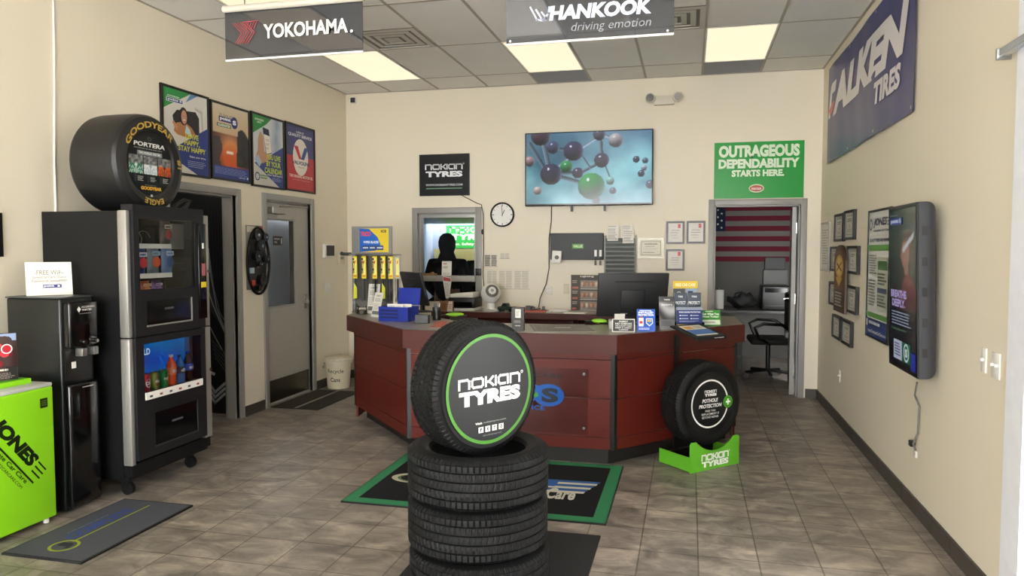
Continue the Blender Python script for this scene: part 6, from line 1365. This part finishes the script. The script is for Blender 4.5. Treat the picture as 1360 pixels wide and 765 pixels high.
p.poly([(X0, zb+.015), (X0+.17, zb+.03), (X0+.22, zb+.09), (X0+.19, zb+.16), (X0+.1, zt-.025), (X0, zt-.02)], '#1d5fb4'); p.text('TRICO', X0+.01, zt-.095, X0+.12, zt-.05, '#d8484c', .05, .2); p.text('WIPER BLADES', X0+.04, zb+.10, X0+.2, zb+.125, '#dfe8f2', .03)
for k in range(3): p.rect(X0+.03+.075*k, zb+.035, X0+.10+.075*k, zb+.08, '#2a3f6c'); p.fine(X0+.035+.075*k, zb+.045, X0+.095+.075*k, zb+.07, 1, '#c9d2e2', .6)
p.text('ICE', X1-.075, zt-.06, X1-.02, zt-.035, '#2a2a2a', .04)
for i in range(12):
    for j in range(3): p.disc(-w*.46+j*.03*.7, zb+.02+i*.018, .004, '#4f4f4d', n=8, keep=(i+j) > 0)
p.build('header_print', PRINT, t, y=-.0005)
MB().tube([(-w/2-.0, -.06, zb-.01), (w/2+.12, -.06, zb-.01)], .006).build('hook_rail', alu, t)
for px in (472.8, 484.6, 499, 510, 520, 529):
    x = ony(px, 345, RY-.06).x - rc; MB().tube([(x, .0, zb-.01), (x, -.11, zb-.012)], .004).build('hook', alu, t)
    q = thing('wiper_pack', {472.8: 'wiper blade pack with yellow card, nearest the wall end of the rack', 484.6: 'wiper blade pack with yellow card, second from the wall end', 499: 'wiper blade pack with yellow card, third from the wall end', 510: 'wiper blade pack with yellow card, fourth from the wall end', 520: 'wiper blade pack with yellow card, fifth from the wall end', 529: 'pale wiper blade pack half hidden behind the left monitor'}[px], 'wiper blade', (rc+x, RY-.075, ZT+zb-.46), 0, 'wiper packs on the rack')
    MB().box(-.026, .026, -.008, .004, 0, .44).build('sleeve', clear, q); MB().box(-.007, .007, -.004, .003, .01, .42).build('blade', black, q)
    p = Pr(); p.rect(-.024, .22, .024, .435, '#d9c62c' if px < 525 else '#b9b7a4'); p.rect(-.014, .25, .014, .42, '#e6dc7c'); p.text('ICE', -.09, .335, .06, .352, '#2a2a2a', .05, rot=-PI/2) if px < 525 else None; p.poly([(-.006, .39), (.008, .40), (.006, .37), (-.008, .36)], '#c05a2c'); p.rect(-.018, .235, .018, .255, '#c8922c')
    if px in (472.8, 510): p.poly([(-.02, .02), (.02, .03), (.02, .13), (-.012, .18)], '#c9c93c')
    p.build('card_print', PRINT, q, y=-.0085)
f = MB(); f.box(-w/2-.10, -w/2, -.03, .0, zb-.02, zb+.012, bev=.005); f.ball((-w/2-.10, -.015, zb+.0), .02); f.build('side_clamp', dgrey, t, smooth=50)
# card terminal and papers behind the payment sign
P = onz(829, 430, ZT); t = thing('receipt_printer', 'pale grey receipt printer behind the black payment sign', 'receipt printer', (P.x, 5.75, ZT+.0005), .15); MB().box(-.085, .085, -.07, .07, 0, .075, bev=.012, seg=3).build('body', mat('pale_grey_plastic', '#a9a8a4', .45), t, smooth=40); MB().box(-.06, .06, -.03, -.015, .072, .079).build('paper_slot', black, t); MB().box(-.04, .04, -.03, -.028, .075, .125, rot=Matrix.Rotation(.4, 3, 'X')).build('receipt', paper, t)
P = onz(876, 432, ZT); t = thing('card_terminal', 'small black card terminal between the blue card and the grey brochure', 'card terminal', (P.x-.01, P.y+.01, ZT+.0005), .3); MB().box(-.04, .04, -.06, .06, 0, .045, bev=.01, rot=Matrix.Rotation(.25, 3, 'X')).build('body', black, t, smooth=40, loc=(0, 0, .012)); MB().box(-.03, .03, .0, .05, .052, .056, rot=Matrix.Rotation(.25, 3, 'X')).build('display', gloss_black, t, loc=(0, 0, .012))
# ================================================================ back counter
P = ony(618, 405, 8.24); t = thing('office_laser_printer', 'black desktop printer with white paper on top, under the teller window', 'printer', (P.x, 8.24, ZB), 0)
MB().box(-.16, .16, -.16, .17, .03, .15, bev=.012, seg=3).build('body', black, t, smooth=40); MB().box(-.155, .155, -.17, .15, 0, .03, bev=.004).build('paper_tray', white, t); MB().box(-.13, .13, -.17, -.16, .045, .10).build('output_slot', gloss_black, t)
b = MB(); b.box(-.145, .14, -.14, .1, .151, .20, bev=.008)
for v in b.bm.verts: v.co.z += .012*math.sin(v.co.x*16)*(v.co.z > .17)
q = b.build('paper_bundle', paper, smooth=40); q.location = (P.x, 8.24, ZB); tag(q, 'slumped bundle of white paper lying on the black desktop printer', 'paper')
P = ony(596, 405, 8.06); t = thing('small_carton', 'small brown and white carton left of the desktop printer', 'carton', (P.x, 7.99, ZB), .15); MB().box(-.075, .075, -.05, .05, 0, .115, bev=.002).build('carton_body', brown, t); p = Pr(); p.rect(-.075, 0, -.07, .115, '#8a6844'); p.rect(-.055, .02, .0, .1, '#7a4c2c'); p.poly([(.01, .0), (.075, .0), (.075, .115), (.03, .115)], '#d8cfc4'); p.fine(.03, .03, .07, .09, 3, '#b0685c', .5); p.build('print', PRINT, t, y=-.0505)
# globe fan
P = ony(652, 400, 8.15); t = thing('globe_fan', 'white globe-shaped desk fan with a grey face on the back counter', 'fan', (P.x, 8.15, ZB), math.radians(8))
MB().lathe([(0, 0), (.095, 0), (.1, .012), (.055, .028), (.05, .09), (.03, .1), (0, .1)], seg=28).build('base', white, t, smooth=50)
b = MB(); b.ball((0, 0, .20), .115, seg=32); b.build('globe', white, t, smooth=60)
R_ = Matrix.Translation((0, 0, .20)) @ Matrix.Rotation(math.radians(16), 4, 'Z') @ Matrix.Rotation(math.radians(-22), 4, 'X') @ FACE
g = MB().lathe([(0, .092), (.03, .094), (.07, .088), (.075, .094), (.068, .101), (.03, .108), (0, .11)], R_, 28).build('grille', mat('fan_grey', '#5d5a56', .5), t, smooth=50); MB().lathe([(0, .109), (.018, .109), (.018, .116), (0, .118)], R_, 16).build('hub', alu, g, smooth=40)
# toy pickup
P = ony(673, 405, 8.08); t = thing('toy_truck', 'dark green toy pickup truck on the back counter beside the globe fan', 'toy truck', (P.x, 8.08, ZB), math.radians(-12)); tg = mat('toy_green', '#26382e', .3)
MB().prism([(-.10, .02), (.10, .02), (.10, .058), (.03, .062), (.015, .098), (-.035, .098), (-.055, .062), (-.10, .055)], -.034, .034).build('truck_body', tg, t, smooth=30); MB().prism([(-.045, .065), (.01, .065), (.002, .092), (-.03, .092)], -.0346, .0346).build('cab_window', mat('car_glass', '#2c3238', .08), t)
for x in (-.062, .062):
    for y in (-.036, .036): MB().cyl((x, y-.008, .02), (x, y+.008, .02), .02, seg=16).build('wheel', rubber, t, smooth=40)
MB().box(-.104, -.098, -.03, .03, .02, .034).build('bumper', chrome, t)
# electronics
P = ony(711, 405, 8.12); t = thing('circuit_board', 'red circuit board with black components on the back counter', 'electronics', (P.x, 8.12, ZB), .1); MB().box(-.13, .12, -.06, .06, .0, .022, bev=.003).build('board', mat('pcb_red', '#a8442f', .45), t)
for x, y, w_, h_, m_ in ((-.08, -.02, .05, .05, black), (-.02, .01, .03, .035, dgrey), (.04, -.01, .04, .025, mat('pcb_brown', '#5c3a2a', .5)), (.09, .02, .03, .04, black), (-.11, .03, .02, .03, mat('red_plastic', '#b0402c', .4))): MB().box(x-w_/2, x+w_/2, y-.02, y+.02, .022, .022+h_, bev=.002).build('component', m_, t)
P = onz(717, 404, ZB); 
t = thing('power_adapter', 'black power adapter beside the red circuit board', 'adapter', (P.x+.08, 8.32, ZB), .3); MB().box(-.045, .045, -.03, .03, 0, .05, bev=.006).build('case', black, t, smooth=40); MB().tube([(.04, 0, .02), (.08, .02, .01), (.1, -.03, .006)], .004).build('lead', black, t)
random.seed(5); b = MB(); c = ony(741, 405, 8.1); pts = []
for k in range(70):
    a = k*.55; r = .03+.05*abs(math.sin(k*.37)); pts.append((c.x + 1.5*r*math.cos(a) + .02*math.sin(k*.2), 8.10 + .6*r*math.sin(a), ZB + .008 + .012*(1+math.sin(k*.9))))
b.tube(pts, .004, 6); tag(b.build('white_cable', white, smooth=60), 'tangle of thin white cable on the back counter by the circuit board', 'cable')
P = ony(766, 412, 8.05); t = thing('paper_pad', 'pale paper sheets lying on the back counter in front of the bulb board', 'paper', (P.x, 8.08, ZB), 0); MB().box(-.14, .1, -.08, .08, 0, .008).build('sheets', paper, t); MB().box(-.12, .08, -.07, .06, .008, .011, rot=Matrix.Rotation(.05, 3, 'Z')).build('top_sheet', white, t)
# things on the window ledge
lz = WZ0+.325
P = ony(593, 368, YB-.03); t = thing('ledge_notice', 'white notice card with a red mark standing on the teller window ledge', 'notice', (P.x, YB-.03, lz+.0005), 0, tilt=math.radians(-6)); MB().box(-.062, .062, -.002, .002, 0, .175).build('card', paper, t); MB().box(-.05, .05, .0, .03, 0, .003).build('foot', clear, t); p = Pr(); p.text('AAA', -.045, .135, .0, .155, '#b8343c', .05); p.fine(-.045, .085, .03, .115, 2, '#7a746a'); p.fine(-.05, .01, .05, .035, 2, '#a59e92'); p.build('print', PRINT, t, y=-.0023)
P = ony(594, 371, YB-.07); t = thing('hanging_tag', 'long tapering white tag with a red top hanging from the teller window ledge', 'tag', (P.x, YB-.066, lz-.275), 0); MB().prism([(-.02, 0), (.025, 0), (.05, .2), (.045, .25), (-.05, .27), (-.055, .22)], -.004, -.001).build('tag_card', paper, t); p = Pr(); p.poly([(-.05, .215), (.045, .205), (.042, .245), (-.048, .262)], '#b8505a'); p.fine(-.03, .03, .03, .19, 9, '#a8a49a', .35); p.build('print', PRINT, t, y=-.0043)
P = ony(571, 368, YB-.03); t = thing('wooden_tool', 'small wooden tool lying at the left of the teller window ledge', 'tool', (P.x, YB-.03, lz+.0005), .1); MB().box(-.09, .09, -.015, .015, .0, .026, bev=.006).build('handle', brown, t, smooth=40); MB().cyl((.03, -.03, .022), (.03, .03, .022), .022, seg=16).build('head', brown, t, smooth=40)
P = ony(615, 369, YB-.03); t = MB(); t.box(-.055, .055, -.012, .012, 0, .012, bev=.003); t = t.build('black_marker', black); t.location = (P.x, YB-.035, lz+.0005); tag(t, 'thin black marker lying at the right of the teller window ledge', 'marker')
P = ony(635, 362, YB-.04); t = thing('black_intercom', 'small black box on the right side of the teller window frame', 'intercom', (P.x, YB-.0205, lz+.005), 0); MB().box(-.032, .032, -.03, 0, 0, .085, bev=.004).build('case', black, t, smooth=40); MB().box(-.02, .02, -.032, -.0295, .045, .075).build('speaker_grille', dgrey, t)
# recycling bucket
P = onz(443, 517, 0); t = thing('recycling_bucket', 'cream recycling bucket with handwriting and an overfull lid, by the left corner', 'bucket', (P.x, P.y+.13, 0)); cream = mat('cream_plastic', '#d2c9ac', .45)
MB().lathe([(0, 0), (.128, 0), (.148, .30), (.158, .30), (.158, .325), (.142, .325), (.124, .01), (0, .01)], seg=36).build('bucket_body', cream, t, smooth=40)
b = MB(); b.lathe([(.140, .325), (.165, .328), (.165, .345), (.15, .36), (.06, .378), (0, .375)], seg=36)
for v in b.bm.verts: v.co.z += .012*noise.noise(v.co*22) if v.co.z > .35 else 0
b.build('lid', mat('mottled_lid', '#cfc6ac', .6, noise_amt=.35, scale=45), t, smooth=40); b = MB(); b.tube([(-.16, 0, .31), (-.19, -.02, .25), (-.12, -.145, .25)], .004); b.ball((-.16, 0, .325), .018); b.build('handle', dgrey, t)
p = Pr(); p.text('Recycle', -.10, .175, .10, .235, '#3a352c', .01, .1); p.text('Cans', -.06, .085, .06, .135, '#1f1c18', .02); p.build('handwriting', PRINT, t, bend=lambda X, Y, Z: ((.1285+.0667*Z)*math.sin(X/.14+.18), -(.1285+.0667*Z)*math.cos(X/.14+.18)-.0006, Z))
# black pouch on the vending machine beside the racing slick (leads)
t = MB(); t.tube([(-3.70, 4.74, 1.892), (-3.66, 4.78, 1.94), (-3.64, 4.80, 1.985), (-3.66, 4.76, 1.99), (-3.70, 4.72, 1.95), (-3.72, 4.70, 1.892)], .016, 8); tag(t.build('coiled_lead', black, smooth=60), 'black coiled lead on top of the vending machine behind the racing tyre', 'cable')
